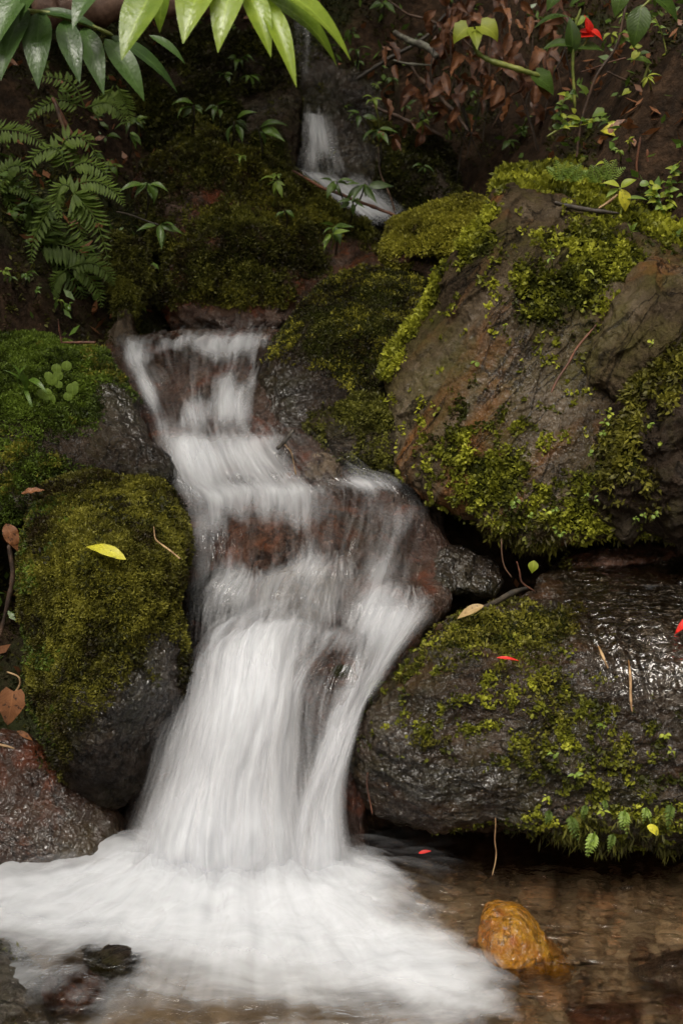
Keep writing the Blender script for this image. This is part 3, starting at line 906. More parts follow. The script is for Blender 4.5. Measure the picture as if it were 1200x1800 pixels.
center = rock('boulder', 'big rounded boulder with dark moss in the centre right of the upper fall', 'boulder',
     [(448, 700), (452, 645), (478, 602), (520, 560), (560, 512), (600, 490), (650, 476), (715, 482), (768, 512), (800, 570), (770, 640), (722, 690), (650, 700), (605, 738), (545, 762), (480, 768), (450, 745)],
     [(560, 520, 4.62), (650, 480, 4.68), (760, 520, 4.6), (600, 620, 4.28), (468, 660, 4.3), (500, 740, 4.12), (560, 740, 4.1), (700, 680, 4.2), (780, 600, 4.4)],
     M['dark'], edge=0.16, thick=0.4, epow=4, amp=0.03, freq=4, ridge=0.015, nth=400, nph=160, kern=(620, 620), seed=12,
     moss=dict(base=0.5, noise=0.35, nf=5, blobs=[(500, 700, 90, 90, 0, -1.1), (740, 560, 50, 80, 20, -.35), (600, 570, 130, 80, -20, .3), (590, 715, 100, 30, 0, -.4)]), wet=dict(base=.05, blobs=[(490, 710, 60, 70, 0, .8)]))
small = rock('boulder', 'small mossy rock between the centre boulder and the huge slab', 'boulder',
     [(540, 745), (578, 706), (635, 690), (692, 694), (722, 755), (722, 835), (672, 843), (620, 825), (580, 790)],
     [(600, 705, 4.12), (690, 700, 4.1), (640, 770, 3.98), (700, 830, 3.95), (560, 750, 4.05)],
     M['dark'], edge=0.1, thick=0.2, amp=0.025, freq=7, nth=260, nph=90, seed=13, moss=dict(base=0.3, noise=0.4, blobs=[(640, 725, 70, 40, 0, .4)]))
cap = rock('boulder', 'sunlit yellow green mossy boulder behind the top left corner of the huge slab', 'boulder',
     [(672, 440), (690, 396), (740, 366), (800, 350), (852, 350), (910, 380), (910, 450), (850, 462), (790, 462), (740, 458), (690, 470)],
     [(740, 370, 4.98), (850, 355, 4.95), (760, 420, 4.76), (690, 440, 4.8), (860, 440, 4.74), (770, 460, 4.74)],
     M['redwet'], edge=0.12, thick=0.3, amp=0.02, freq=6, nth=300, nph=110, seed=14, moss=dict(base=0.85, noise=0.3, blobs=[(740, 455, 80, 10, 0, -.9)]))
rock('boulder', 'small wet dark red rock in the hollow under the huge slab', 'boulder',
     [(712, 985), (740, 962), (800, 960), (850, 975), (872, 1000), (870, 1040), (800, 1046), (730, 1044), (708, 1020)],
     [(740, 966, 3.8), (860, 976, 3.8), (800, 1000, 3.7), (720, 1030, 3.66), (860, 1035, 3.66)],
     M['dark'], edge=0.07, thick=0.15, amp=0.02, freq=9, ridge=0.02, nth=200, nph=70, seed=15, moss=dict(base=-0.1, noise=0.4, blobs=[(720, 1000, 25, 40, 0, .7)]), wet=dict(base=.6))
rock('boulder', 'long red brown wet stone at the back of the shallow ledge pool', 'boulder',
     [(985, 990), (1020, 970), (1080, 962), (1150, 958), (1190, 972), (1150, 988), (1090, 992), (1010, 1000)],
     [(1000, 975, 3.8), (1180, 960, 3.84), (1090, 985, 3.68), (980, 1000, 3.66), (1200, 990, 3.68)],
     M['red'], edge=0.05, thick=0.12, amp=0.015, freq=9, nth=180, nph=60, seed=16, moss=dict(base=-0.1, noise=0.3, blobs=[(980, 985, 50, 20, 0, .5)]), wet=dict(base=.4))

# rocks under the running water
rock('boulder', 'dark rock step under the upper fall', 'boulder',
     [(186, 610), (230, 592), (310, 584), (400, 582), (500, 590), (530, 640), (600, 740), (700, 815), (760, 860), (740, 900), (600, 900), (450, 900), (310, 900), (286, 840), (262, 760), (222, 685)],
     [(225, 605, 4.72), (400, 590, 4.8), (490, 600, 4.68), (240, 690, 4.38), (300, 690, 4.4), (310, 740, 4.34), (370, 690, 4.3), (440, 690, 4.3), (300, 770, 4.16), (440, 770, 4.14), (350, 840, 3.99), (530, 800, 4.02), (600, 800, 4.02), (690, 840, 4.02), (720, 880, 3.96), (400, 890, 3.94), (560, 890, 3.92)],
     M['redwet'], edge=0.06, thick=0.35, epow=10, amp=0.02, freq=6, ridge=0.02, nth=320, nph=130, kern=(420, 760), seed=17,
     moss=None, wet=dict(base=.5))
rock('boulder', 'large wet bedrock step behind the main fall', 'boulder',
     [(318, 900), (420, 868), (560, 858), (690, 856), (770, 890), (790, 1000), (770, 1090), (690, 1180), (648, 1290), (645, 1480), (625, 1580), (480, 1640), (260, 1640), (190, 1570), (205, 1450), (270, 1330), (310, 1200), (318, 1050)],
     [(400, 875, 3.95), (560, 865, 3.96), (740, 890, 3.94), (350, 950, 3.8), (500, 930, 3.79), (650, 930, 3.8), (470, 1010, 3.68), (640, 1000, 3.68), (740, 1000, 3.7), (360, 1060, 3.58), (480, 1090, 3.48), (600, 1130, 3.42), (720, 1090, 3.44), (480, 1200, 3.36), (560, 1250, 3.32), (640, 1250, 3.22), (340, 1250, 3.36), (440, 1400, 3.26), (620, 1400, 3.14), (440, 1560, 3.2), (240, 1500, 3.2), (600, 1540, 3.12)],
     M['redwet'], edge=0.06, thick=0.4, epow=10, amp=0.025, freq=5, ridge=0.025, nth=340, nph=140, kern=(490, 1200), seed=18,
     moss=None, wet=dict(base=.5))
rock('boulder', 'bright red brown boulder seen through the thin water of the middle fall', 'boulder',
     [(375, 975), (400, 930), (470, 905), (540, 898), (600, 915), (612, 960), (570, 1005), (480, 1020), (400, 1015)],
     [(430, 925, 3.73), (560, 910, 3.75), (480, 965, 3.64), (590, 970, 3.68), (400, 1000, 3.66), (500, 1010, 3.62)],
     M['red'], edge=0.07, thick=0.15, amp=0.015, freq=8, nth=200, nph=70, seed=19, wet=dict(base=.2))
rock('boulder', 'grey rounded stone bulging through the middle fall, left of the tan one', 'boulder',
     [(330, 1060), (350, 1020), (400, 1000), (440, 1015), (455, 1060), (440, 1110), (380, 1130), (335, 1110)],
     [(360, 1025, 3.6), (430, 1020, 3.6), (395, 1065, 3.5), (350, 1100, 3.52), (430, 1100, 3.5)],
     M['greyslab'], edge=0.08, thick=0.12, amp=0.012, freq=8, nth=160, nph=60, seed=20, wet=dict(base=.3))
rock('boulder', 'tan rounded stone under the water at the lip of the main fall', 'boulder',
     [(440, 1060), (470, 1010), (530, 990), (575, 1000), (590, 1050), (570, 1095), (500, 1105), (450, 1100)],
     [(480, 1015, 3.58), (560, 1005, 3.58), (510, 1050, 3.48), (570, 1080, 3.48), (460, 1095, 3.48)],
     M['tan'], edge=0.08, thick=0.12, amp=0.012, freq=8, nth=160, nph=60, seed=21, wet=dict(base=.2))
rock('boulder', 'brown rock between the two streams of the main fall', 'boulder',
     [(500, 1150), (540, 1118), (600, 1105), (650, 1118), (660, 1160), (632, 1230), (590, 1300), (540, 1290), (505, 1220)],
     [(540, 1125, 3.42), (640, 1120, 3.4), (580, 1170, 3.25), (620, 1220, 3.2), (560, 1280, 3.16), (510, 1200, 3.28)],
     M['red'], edge=0.1, thick=0.15, amp=0.02, freq=7, nth=200, nph=70, seed=22, moss=dict(base=-0.1, noise=.3, blobs=[(600, 1180, 30, 20, 0, .6)]), wet=dict(base=.6))
rock('boulder', 'tan sloping stone under thin water below the centre boulder', 'boulder',
     [(480, 800), (520, 765), (570, 765), (620, 800), (660, 835), (600, 850), (520, 845)],
     [(500, 790, 4.08), (570, 775, 4.08), (560, 815, 4.0), (640, 835, 4.02), (510, 840, 3.97)],
     M['tan'], edge=0.06, thick=0.12, amp=0.012, freq=8, nth=160, nph=60, seed=23, wet=dict(base=.2))

# stones in the pool
def pool_stone(label, poly, ctrl, m, seed, **kw):
    return rock('stone', label, 'stone', poly, ctrl, m, edge=kw.pop('edge', 0.06), thick=0.09, amp=0.008, freq=12, nth=180, nph=70, seed=seed, fine=0.002, **kw)


pool_stone('shiny orange stone standing out of the pool', [(842, 1660), (845, 1612), (853, 1590), (880, 1584), (914, 1589), (938, 1614), (958, 1650), (990, 1690), (1000, 1725), (930, 1728), (862, 1700)],
           [(860, 1592, 2.78), (915, 1595, 2.77), (890, 1640, 2.65), (950, 1670, 2.68), (900, 1715, 2.6), (985, 1710, 2.66), (850, 1665, 2.66)], M['orange'], 24, wet=dict(base=.9))
pool_stone('flat brown stone breaking the water at the right edge', [(1105, 1712), (1120, 1698), (1160, 1685), (1210, 1668), (1290, 1680), (1300, 1740), (1200, 1750), (1130, 1735)],
           [(1120, 1700, 2.66), (1200, 1675, 2.7), (1180, 1710, 2.6), (1280, 1700, 2.64), (1180, 1745, 2.56)], M['redwet'], 25, wet=dict(base=.6))
pool_stone('dark grey stone showing through the foam at lower left', [(148, 1680), (165, 1655), (205, 1648), (240, 1668), (250, 1710), (200, 1735), (155, 1720)],
           [(180, 1655, 2.72), (230, 1670, 2.7), (200, 1690, 2.64), (170, 1720, 2.62)], M['dark'], 26)
pool_stone('red brown stone beside the lower left corner rock', [(70, 1760), (90, 1715), (140, 1700), (185, 1725), (180, 1770), (120, 1790)],
           [(100, 1715, 2.6), (160, 1715, 2.6), (125, 1745, 2.54), (130, 1785, 2.5)], M['red'], 27)
pool_stone('sunken orange stone at the bottom edge of the pool', [(985, 1790), (1030, 1768), (1100, 1766), (1135, 1795), (1110, 1840), (1020, 1840)],
           [(1030, 1772, 2.55), (1100, 1772, 2.55), (1060, 1800, 2.49), (1060, 1835, 2.47)], M['red'], 28)
for i, (qx, qy, r) in enumerate([(1098, 1658, 10), (1125, 1678, 19), (1060, 1640, 13), (1030, 1740, 20), (1140, 1625, 14), (1180, 1785, 30)]):
    pw = atz(qx, qy, -0.1)
    m_ = [M['tan'], M['red'], M['tan'], M['redwet']][i % 4]
    Y0 = pw[1]
    poly = [(qx + r * 1.25 * math.cos(a) * (1 + .2 * math.sin(3 * a + i)), qy + r * .7 * math.sin(a)) for a in np.linspace(0, 2 * np.pi, 8, endpoint=False)]
    pool_stone('small pebble lying under the clear brown water on the right of the pool', poly, [(qx, qy, Y0 - .02), (qx - r, qy, Y0), (qx + r, qy, Y0), (qx, qy - r, Y0 + .03), (qx, qy + r, Y0 - .04)], m_, 30 + i, edge=.03, group='pebbles under the pool water')

# ------------------------------------------------------------------ moss
def G(rk, *a, **k_):
    return grow(rk, *a, **k_)


G(left, M['moss'], 90000, 0.0095, 0.0023, 5)
G(mound, M['moss_green'], 50000, 0.011, 0.0028, 5, tb=.55)
gl_ = np.clip(in_blobs(left['px'], left['py'], [(70, 1080, 40, 260, 0, .9), (100, 930, 60, 60, 0, .3)]), 0, 1) * sstep(-.1, .3, fbm(left['V'] * 9, 3)) * (left['moss'] > .15)
G(left, M['moss_green'], 30000, 0.014, 0.0036, 4, weight=gl_, thr=.15, tb=.55, name='green_moss')
br_ = sstep(.2, .5, fbm(left['V'] * 7 + 21, 3)) * (left['moss'] > .15)
G(left, M['moss_deep'], 22000, 0.016, 0.003, 4, weight=br_, thr=.2, tb=.15, spread=1.2, name='brown_moss')
br_ = sstep(.25, .55, fbm(mound['V'] * 6 + 11, 3)) * (mound['moss'] > .15)
G(mound, M['moss'], 26000, 0.013, 0.003, 4, weight=br_, thr=.2, tb=.5, name='olive_moss')
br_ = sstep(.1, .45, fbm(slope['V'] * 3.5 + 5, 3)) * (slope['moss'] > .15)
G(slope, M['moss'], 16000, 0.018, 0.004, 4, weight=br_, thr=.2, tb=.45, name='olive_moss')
G(hump, M['moss_dim'], 30000, 0.016, 0.0036, 5)
G(pillar, M['moss_dim'], 36000, 0.016, 0.0034, 5, droop=0.9)
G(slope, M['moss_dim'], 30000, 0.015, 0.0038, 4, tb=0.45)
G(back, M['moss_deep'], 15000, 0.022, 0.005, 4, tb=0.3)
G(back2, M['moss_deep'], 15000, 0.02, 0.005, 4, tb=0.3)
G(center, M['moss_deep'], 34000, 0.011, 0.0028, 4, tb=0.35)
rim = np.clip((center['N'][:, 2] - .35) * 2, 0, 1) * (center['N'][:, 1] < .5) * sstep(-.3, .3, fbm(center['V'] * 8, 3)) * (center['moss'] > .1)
G(center, M['moss_sun'], 16000, 0.013, 0.003, 4, tb=0.45, weight=rim, thr=.1, name='lit_moss_rim')  # lighter moss on upward faces: the rim light is painted in colour
G(small, M['moss_dim'], 38000, 0.014, 0.0032, 5, droop=0.6, tb=0.55)
G(cap, M['moss_sun'], 42000, 0.014, 0.0034, 5, tb=0.6)
G(slab, M['moss_bright'], 17000, 0.016, 0.0062, 4, spread=1.1, droop=0.5, thr=0.25, tb=0.42)
G(side, M['moss'], 18000, 0.016, 0.005, 5, droop=0.4, tb=0.6)
G(tuft, M['moss'], 24000, 0.022, 0.0052, 5, spread=1.0, droop=0.9, tb=0.42)
G(top, M['moss_bright'], 13000, 0.024, 0.008, 5, spread=1.0, droop=-0.2, tb=0.45)
G(ledge, M['moss'], 26000, 0.013, 0.0036, 4, droop=0.4, thr=0.2, tb=0.4)
for lab in ('low reddish wet rock at lower left beside the white pool', 'grey mossy rock corner poking into the foam at the lower left corner', 'small wet dark red rock in the hollow under the huge slab', 'long red brown wet stone at the back of the shallow ledge pool', 'dark rounded rock with thin moss left of the top waterfall', 'dark rock face behind the top waterfall'):
    G(ROCKS[lab], M['moss_dim'], 16000, 0.014, 0.0036, 4, tb=0.5)
# yellow fringe along the slab's left edge
pxs, pys = slab['px'], slab['py']
edge_line = np.interp(pys, [335, 372, 445, 520, 570, 630, 690], [872, 852, 800, 752, 715, 682, 676])
fr = np.clip(1 - np.abs(pxs - edge_line - 6) / 22, 0, 1) * (pys > 360) * (pys < 660) * sstep(-0.25, 0.15, fbm(slab['V'] * 9, 2)) * (slab['N'][:, 1] < 0.5)
G(slab, M['moss_bright'], 42000, 0.02, 0.0072, 5, spread=1.0, droop=0.3, weight=fr, thr=0.12, tb=0.62, name='moss_fringe')

sp_w = np.clip(0.02 + in_blobs(slab['px'], slab['py'], [(1000, 500, 130, 150, 25, .6), (860, 780, 150, 70, 20, .8), (1000, 880, 220, 60, 0, .8), (800, 560, 40, 90, 30, .15), (1000, 700, 90, 70, 0, .15)]), 0, 1) * sstep(0.05, 0.45, fbm(slab['V'] * 17, 3))
G(slab, M['moss_bright'], 30000, 0.014, 0.0062, 4, spread=1.1, droop=0.5, weight=sp_w, thr=0.1, tb=0.5, name='leafy_liverwort')
ld_w = np.clip(0.1 + in_blobs(ledge['px'], ledge['py'], [(900, 1230, 200, 90, 10, .6), (1040, 1320, 160, 110, 0, .7), (1080, 1440, 180, 40, 0, .6), (770, 1290, 70, 30, 0, .7), (1150, 1120, 120, 120, 0, -.5), (820, 1395, 160, 40, 0, -.5)]), 0, 1) * sstep(0.0, 0.4, fbm(ledge['V'] * 19, 3))
G(ledge, M['moss_bright'], 30000, 0.012, 0.0052, 4, spread=1.1, droop=0.6, weight=ld_w, thr=0.1, tb=0.3, name='leafy_liverwort')

# hanging tassels along the ledge lip and under the slab
lp = sstep(1415, 1440, ledge['py']) * sstep(1500, 1478, ledge['py']) * sstep(860, 960, ledge['px']) * sstep(.0, .5, fbm(ledge['V'] * 7, 3)) * (ledge['N'][:, 1] < .6)
G(ledge, M['moss_dim'], 7000, 0.034, 0.003, 4, spread=.8, droop=1.2, weight=lp, thr=0.1, tb=0.35, name='moss_tassels')
lp = sstep(905, 935, slab['py']) * sstep(780, 850, slab['px']) * sstep(.0, .5, fbm(slab['V'] * 7, 3)) * (slab['N'][:, 1] < .6)
G(slab, M['moss'], 7000, 0.026, 0.0045, 4, spread=.8, droop=1.0, weight=lp, thr=0.1, tb=0.4, name='moss_tassels')


# ------------------------------------------------------------------ water
def patch(rows, nu, nv):
    """rows of (px,py,Y) across the stream, one row per step down it -> dense grid of world points (nv, nu, 3) plus pixels"""
    rr = [catmull(np.array(r, float), nu) if len(r) > 2 else np.linspace(*np.array(r, float), nu) for r in rows]
    g = catmull(np.array(rr), nv)
    return at(g[..., 0], g[..., 1], g[..., 2]), g


def uvmetres(P):
    dv = np.linalg.norm(np.diff(P, axis=0), axis=2)
    v = np.concatenate([np.zeros((1, P.shape[1])), np.cumsum(dv.mean(1))[:, None].repeat(P.shape[1], 1)])
    du = np.linalg.norm(np.diff(P, axis=1), axis=2).sum(1).mean()
    u = np.linspace(0, du, P.shape[1])[None].repeat(P.shape[0], 0)
    return u, v


def sheet(name, rows, mat, foam, blobs, nu=90, nv=160, rip=0.012, off=0.0, seed=0.0, edge=(0.12, 0.12), ends=(0.05, 0.08)):
    P, g = patch(rows, nu, nv)
    u, v = uvmetres(P)
    V = P.reshape(-1, 3)
    Fc = grid_faces(nv, nu)
    N = vnormals(V, Fc)
    if N[:, 1].mean() > 0:
        Fc, N = Fc[:, ::-1], -N
    un = np.linspace(0, 1, nu)[None].repeat(nv, 0)
    vn = np.linspace(0, 1, nv)[:, None].repeat(nu, 1)
    q = np.stack([u.ravel() * 14 + seed, v.ravel() * 3.2, np.full(u.size, seed)], -1)
    V = V + N * (off + rip * fbm(q, 3) + 0.35 * rip * perlin(np.stack([u.ravel() * 50, v.ravel() * 5, np.full(u.size, seed + 2)], -1)))[:, None]
    f = np.full(u.size, foam) + in_blobs(g[..., 0].ravel(), g[..., 1].ravel(), blobs)
    f = f + 0.18 * fbm(np.stack([u.ravel() * 7, v.ravel() * 3, np.full(u.size, 4 + seed)], -1), 3)
    e = sstep(0, max(edge[0], 1e-3), un.ravel()) * sstep(0, max(edge[1], 1e-3), 1 - un.ravel())
    e = e * sstep(0, max(ends[0], 1e-3), vn.ravel()) * sstep(0, max(ends[1], 1e-3), 1 - vn.ravel())
    f = np.clip(f, 0, 1)
    o = mesh(name, V, Fc, mat, None, True, {'foam': f, 'fade': e}, np.stack([u.ravel(), v.ravel()], -1))
    o['kind'] = 'structure'
    return o, P, g


def threads(name, rows, mat, count, length=(0.12, 0.5), width=(0.003, 0.011), lift=(0.0, 0.05), seed=1, weight=None, urange=(0.02, 0.98), vrange=(0, 1), drift=0.03):
    """fine silky threads of water riding the current: thin tapering strips that follow the flow lines"""
    g_ = np.random.default_rng(seed)
    nu, nv = 60, 120
    P, g = patch(rows, nu, nv)
    V0 = P.reshape(-1, 3)
    N0 = vnormals(V0, grid_faces(nv, nu))
    if N0[:, 1].mean() > 0:
        N0 = -N0
    N0 = N0.reshape(nv, nu, 3)
    S0 = np.gradient(P, axis=1)
    S0 /= np.linalg.norm(S0, axis=2)[..., None] + 1e-9
    tot = np.linalg.norm(np.diff(P, axis=0), axis=2).sum(0).mean()
    m = 14
    s = np.linspace(0, 1, m)
    u0 = g_.uniform(*urange, count)
    v0 = g_.uniform(*vrange, count)
    L = g_.uniform(*length, count) / tot
    dr = g_.normal(size=count) * drift
    w = g_.uniform(*width, count)
    lf = g_.uniform(*lift, count)
    U = np.clip(u0[:, None] + dr[:, None] * s[None], 0.005, 0.995) * (nu - 1)
    Vv = np.clip(v0[:, None] + (s[None] - 0.5) * L[:, None], 0.0, 0.999) * (nv - 1)

    def look(A):
        i, j = np.minimum(Vv.astype(int), nv - 2), np.minimum(U.astype(int), nu - 2)
        a, b = (Vv - i)[..., None], (U - j)[..., None]
        return (A[i, j] * (1 - a) + A[i + 1, j] * a) * (1 - b) + (A[i, j + 1] * (1 - a) + A[i + 1, j + 1] * a) * b
    C, Nn, Sd = look(P), look(N0), look(S0)
    C = C + Nn * (lf[:, None] * np.sin(np.pi * s)[None])[..., None]
    ww = w[:, None] * np.sin(np.pi * np.clip(s, 0.02, 0.98))[None] ** 0.6
    A = C - Sd * ww[..., None]
    B = C + Sd * ww[..., None]
    V = np.stack([A, C + Nn * (ww * 0.5)[..., None], B], 2).reshape(-1, 3)
    k = np.arange(count)[:, None, None]
    a = np.arange(m - 1)[None, :, None]
    c = np.arange(2)[None, None]
    b0 = k * m * 3 + a * 3 + c
    Fc = np.stack([b0, b0 + 1, b0 + 4, b0 + 3], -1).reshape(-1, 4)
    al = (sstep(0, .12, u0) * sstep(0, .12, 1 - u0))[:, None, None] * np.sin(np.pi * s)[None, :, None] ** 1.2 * np.array([0, 1, 0])[None, None] * g_.uniform(0.35, 1, count)[:, None, None]
    if weight is not None:
        gp = look(g[..., :2])
        al = al * np.clip(weight(gp[..., 0], gp[..., 1]), 0, 1)[..., None]
    o = mesh(name, V, Fc, mat, None, True, {'foam': al.ravel()})
    o['kind'] = 'structure'
    return o


k = NT('water_thread')
f_ = k.attr('foam')
wd = k.n('BsdfDiffuse', {'Color': (0.79, 0.79, 0.81)})
wt = k.n('BsdfTranslucent', {'Color': (0.79, 0.79, 0.81)})
ws = k.n('MixShader', {0: 0.35, 1: wd.outputs[0], 2: wt.outputs[0]})
tr = k.n('BsdfTransparent')
M['thread'] = k.surf(k.n('MixShader', {0: k.math('MULTIPLY', f_, 0.13), 1: tr.outputs[0], 2: ws.outputs[0]}).outputs[0])

M['fall1'] = foam_mat('falling_water', 34, 1.2, seed=1)
M['fall2'] = foam_mat('falling_water_veil', 56, 1.6, seed=5, film=False, amax=0.6)
M['swirl'] = foam_mat('rushing_water', 24, 2.2, seed=9, soft=1.7)

WA = [[(512, 25, 6.35), (548, 25, 6.35)], [(518, 85, 6.28), (550, 85, 6.28)], [(520, 145, 6.2), (550, 145, 6.2)]]
WB = [[(530, 197, 6.0), (556, 198, 6.02), (584, 212, 6.0)], [(530, 228, 5.9), (560, 226, 5.9), (592, 235, 5.92)], [(528, 270, 5.84), (566, 272, 5.82), (602, 278, 5.85)], [(518, 310, 5.8), (570, 315, 5.78), (625, 312, 5.8)]]
WC = [[(505, 292, 5.86), (560, 298, 5.88), (640, 300, 5.92)], [(545, 328, 5.66), (592, 325, 5.7), (668, 325, 5.75)], [(605, 368, 5.5), (645, 358, 5.52), (700, 350, 5.55)], [(655, 405, 5.36), (692, 395, 5.38), (735, 385, 5.4)]]
WD = [[(200, 602, 4.74), (300, 588, 4.8), (400, 574, 4.84), (510, 586, 4.7)],
      [(195, 615, 4.56), (290, 603, 4.62), (390, 606, 4.62), (492, 602, 4.55)],
      [(208, 645, 4.38), (290, 638, 4.42), (390, 642, 4.43), (474, 642, 4.38)],
      [(234, 690, 4.28), (308, 685, 4.32), (380, 685, 4.27), (452, 686, 4.25)],
      [(260, 735, 4.15), (320, 730, 4.22), (380, 730, 4.17), (450, 730, 4.14)],
      [(276, 785, 4.04), (330, 785, 4.04), (385, 785, 4.04), (455, 785, 4.04)]]
WE = [[(262, 752, 4.09), (360, 755, 4.07), (450, 758, 4.06), (520, 765, 4.04), (610, 790, 4.0)],
      [(278, 800, 3.97), (380, 800, 3.96), (470, 795, 3.94), (560, 800, 3.93), (668, 832, 3.95)],
      [(292, 848, 3.9), (400, 845, 3.88), (500, 840, 3.88), (600, 840, 3.9), (720, 848, 3.93)],
      [(318, 888, 3.83), (420, 868, 3.83), (520, 873, 3.84), (630, 860, 3.85), (748, 888, 3.87)],
      [(325, 935, 3.74), (420, 925, 3.71), (520, 915, 3.71), (630, 915, 3.72), (752, 930, 3.78)],
      [(328, 995, 3.64), (420, 992, 3.6), (520, 988, 3.57), (610, 990, 3.6), (735, 1000, 3.63)],
      [(326, 1055, 3.52), (400, 1052, 3.46), (500, 1040, 3.44), (590, 1050, 3.47), (720, 1060, 3.5)],
      [(326, 1130, 3.42), (400, 1118, 3.4), (490, 1092, 3.4), (580, 1105, 3.4), (700, 1120, 3.4)]]
WF = [[(395, 1112, 3.43), (440, 1095, 3.41), (510, 1078, 3.41), (585, 1085, 3.42)],
      [(352, 1165, 3.34), (400, 1140, 3.3), (490, 1125, 3.28), (575, 1150, 3.3)],
      [(296, 1280, 3.18), (380, 1255, 3.12), (470, 1240, 3.1), (550, 1260, 3.15)],
      [(255, 1390, 3.08), (350, 1380, 3.03), (445, 1370, 3.01), (560, 1380, 3.06)],
      [(218, 1480, 3.03), (330, 1480, 2.98), (440, 1480, 2.96), (585, 1480, 3.0)],
      [(190, 1565, 3.0), (320, 1575, 2.93), (440, 1575, 2.92), (610, 1565, 2.97)]]
WG = [[(640, 1035, 3.52), (700, 1045, 3.52), (775, 1070, 3.46)], [(600, 1110, 3.38), (670, 1115, 3.36), (752, 1100, 3.36)], [(598, 1190, 3.27), (640, 1195, 3.22), (696, 1165, 3.24)],
      [(568, 1290, 3.13), (600, 1300, 3.09), (645, 1240, 3.14)], [(528, 1400, 3.04), (565, 1410, 3.03), (612, 1380, 3.04)], [(505, 1500, 2.99), (555, 1510, 2.98), (622, 1490, 3.0)], [(495, 1575, 2.97), (560, 1575, 2.96), (640, 1560, 2.98)]]

sheet('waterfall', WA, M['fall1'], 0.34, [], 30, 60, edge=(.35, .35), ends=(.1, .25))
sheet('waterfall', WB, M['fall1'], 0.5, [(555, 240, 20, 40, -10, .15), (575, 285, 18, 18, 0, -.3)], 50, 70, edge=(.3, .4), ends=(.06, .3))
sheet('stream_water', WC, M['swirl'], 0.62, [(600, 310, 40, 20, 0, -.3), (640, 380, 50, 25, 20, .2)], 60, 70, edge=(.3, .35), ends=(.15, .3))
bD = [(305, 700, 20, 55, 8, -.45), (420, 606, 60, 14, -8, .4), (320, 604, 50, 9, -14, .12), (240, 625, 20, 30, -25, .4), (258, 690, 14, 50, -18, .42), (300, 635, 50, 20, 0, -.15), (410, 650, 60, 18, 5, -.2), (345, 735, 30, 40, 0, .25), (405, 720, 50, 40, 0, .28), (446, 690, 10, 60, 0, .4), (375, 745, 8, 40, 0, -.25), (480, 590, 40, 12, 0, -.2), (280, 760, 40, 20, 0, .3)]
sheet('waterfall', WD, M['fall1'], 0.26, bD, 90, 150, 0.02, ends=(.12, .2))
sheet('waterfall', WD, M['fall2'], 0.12, bD, 80, 120, 0.03, 0.03, 2.0, ends=(.2, .2))
bE = [(370, 800, 110, 45, 0, .35), (300, 830, 50, 60, 0, .2), (560, 800, 70, 35, 25, -.38), (470, 862, 150, 12, -3, .16), (640, 850, 60, 10, 5, .2), (460, 960, 95, 45, -8, -.42), (560, 935, 60, 30, -20, -.15), (660, 920, 90, 60, 30, -.2), (380, 1060, 60, 45, 0, -.2), (420, 1085, 90, 10, -20, .2), (530, 1000, 60, 25, -30, .15), (600, 1000, 40, 50, 0, -.15), (345, 960, 30, 120, 0, .1), (700, 1060, 60, 30, 0, .2), (450, 880, 90, 22, 0, .15), (715, 870, 60, 20, 0, -.25), (350, 1110, 30, 20, 0, -.3), (430, 1060, 15, 50, 0, .2)]
sheet('waterfall', WE, M['swirl'], 0.37, bE, 130, 240, 0.02, ends=(.08, .1))
sheet('waterfall', WE, M['fall2'], 0.15, bE, 110, 200, 0.03, 0.03, 3.0, ends=(.12, .12))
FANS = [[[(418, 1012, 3.5), (438, 1004, 3.49), (456, 1012, 3.5)], [(372, 1018, 3.46), (428, 1028, 3.42), (472, 1030, 3.46)], [(340, 1060, 3.43), (410, 1065, 3.38), (470, 1062, 3.42)], [(328, 1128, 3.42), (400, 1118, 3.38), (464, 1102, 3.4)]],
        [[(560, 990, 3.5), (585, 977, 3.49), (612, 985, 3.5)], [(513, 998, 3.46), (575, 1006, 3.42), (628, 1010, 3.46)], [(488, 1040, 3.43), (560, 1050, 3.39), (632, 1050, 3.43)], [(478, 1092, 3.4), (560, 1100, 3.37), (622, 1102, 3.4)]],
        [[(668, 1042, 3.5), (700, 1030, 3.49), (738, 1042, 3.5)], [(622, 1058, 3.45), (685, 1062, 3.42), (750, 1072, 3.44)], [(596, 1112, 3.38), (660, 1112, 3.35), (740, 1106, 3.37)]]]
for i, fr_ in enumerate(FANS):
    sheet('waterfall', fr_, M['swirl'], 0.3, [], 60, 70, 0.012, 0.0, 8.0 + i, edge=(.35, .35), ends=(.25, .55))
    threads('waterfall', fr_, M['thread'], 200, (0.05, 0.2), (0.002, 0.007), (0, 0.03), seed=30 + i, drift=.05)
bF = [(345, 1150, 40, 60, 0, -.35), (400, 1300, 90, 220, 10, .35), (470, 1200, 60, 80, 10, .2), (540, 1200, 40, 90, 0, -.4), (400, 1480, 170, 90, 0, .45), (240, 1440, 40, 110, 20, -.2)]
sheet('waterfall', WF, M['fall1'], 0.5, bF, 110, 220, 0.02, edge=(0.25, 0.3), ends=(.1, .2))
sheet('waterfall', WF, M['fall2'], 0.3, bF, 100, 200, 0.04, 0.04, 4.0, edge=(0.3, 0.35), ends=(.15, .2))
bG = [(690, 1090, 60, 40, -30, .15), (600, 1300, 30, 130, 20, .25), (560, 1480, 70, 80, 0, .3), (620, 1430, 25, 80, 10, -.25), (620, 1140, 40, 30, 0, -.15)]
sheet('waterfall', WG, M['fall1'], 0.48, bG, 70, 200, 0.018, edge=(0.2, 0.3), ends=(.08, .2))
sheet('waterfall', WG, M['fall2'], 0.3, bG, 60, 180, 0.03, 0.03, 6.0, edge=(0.3, 0.3), ends=(.15, .2))
wfn = lambda bl, b0: (lambda X, Y_: b0 + in_blobs(X, Y_, bl))
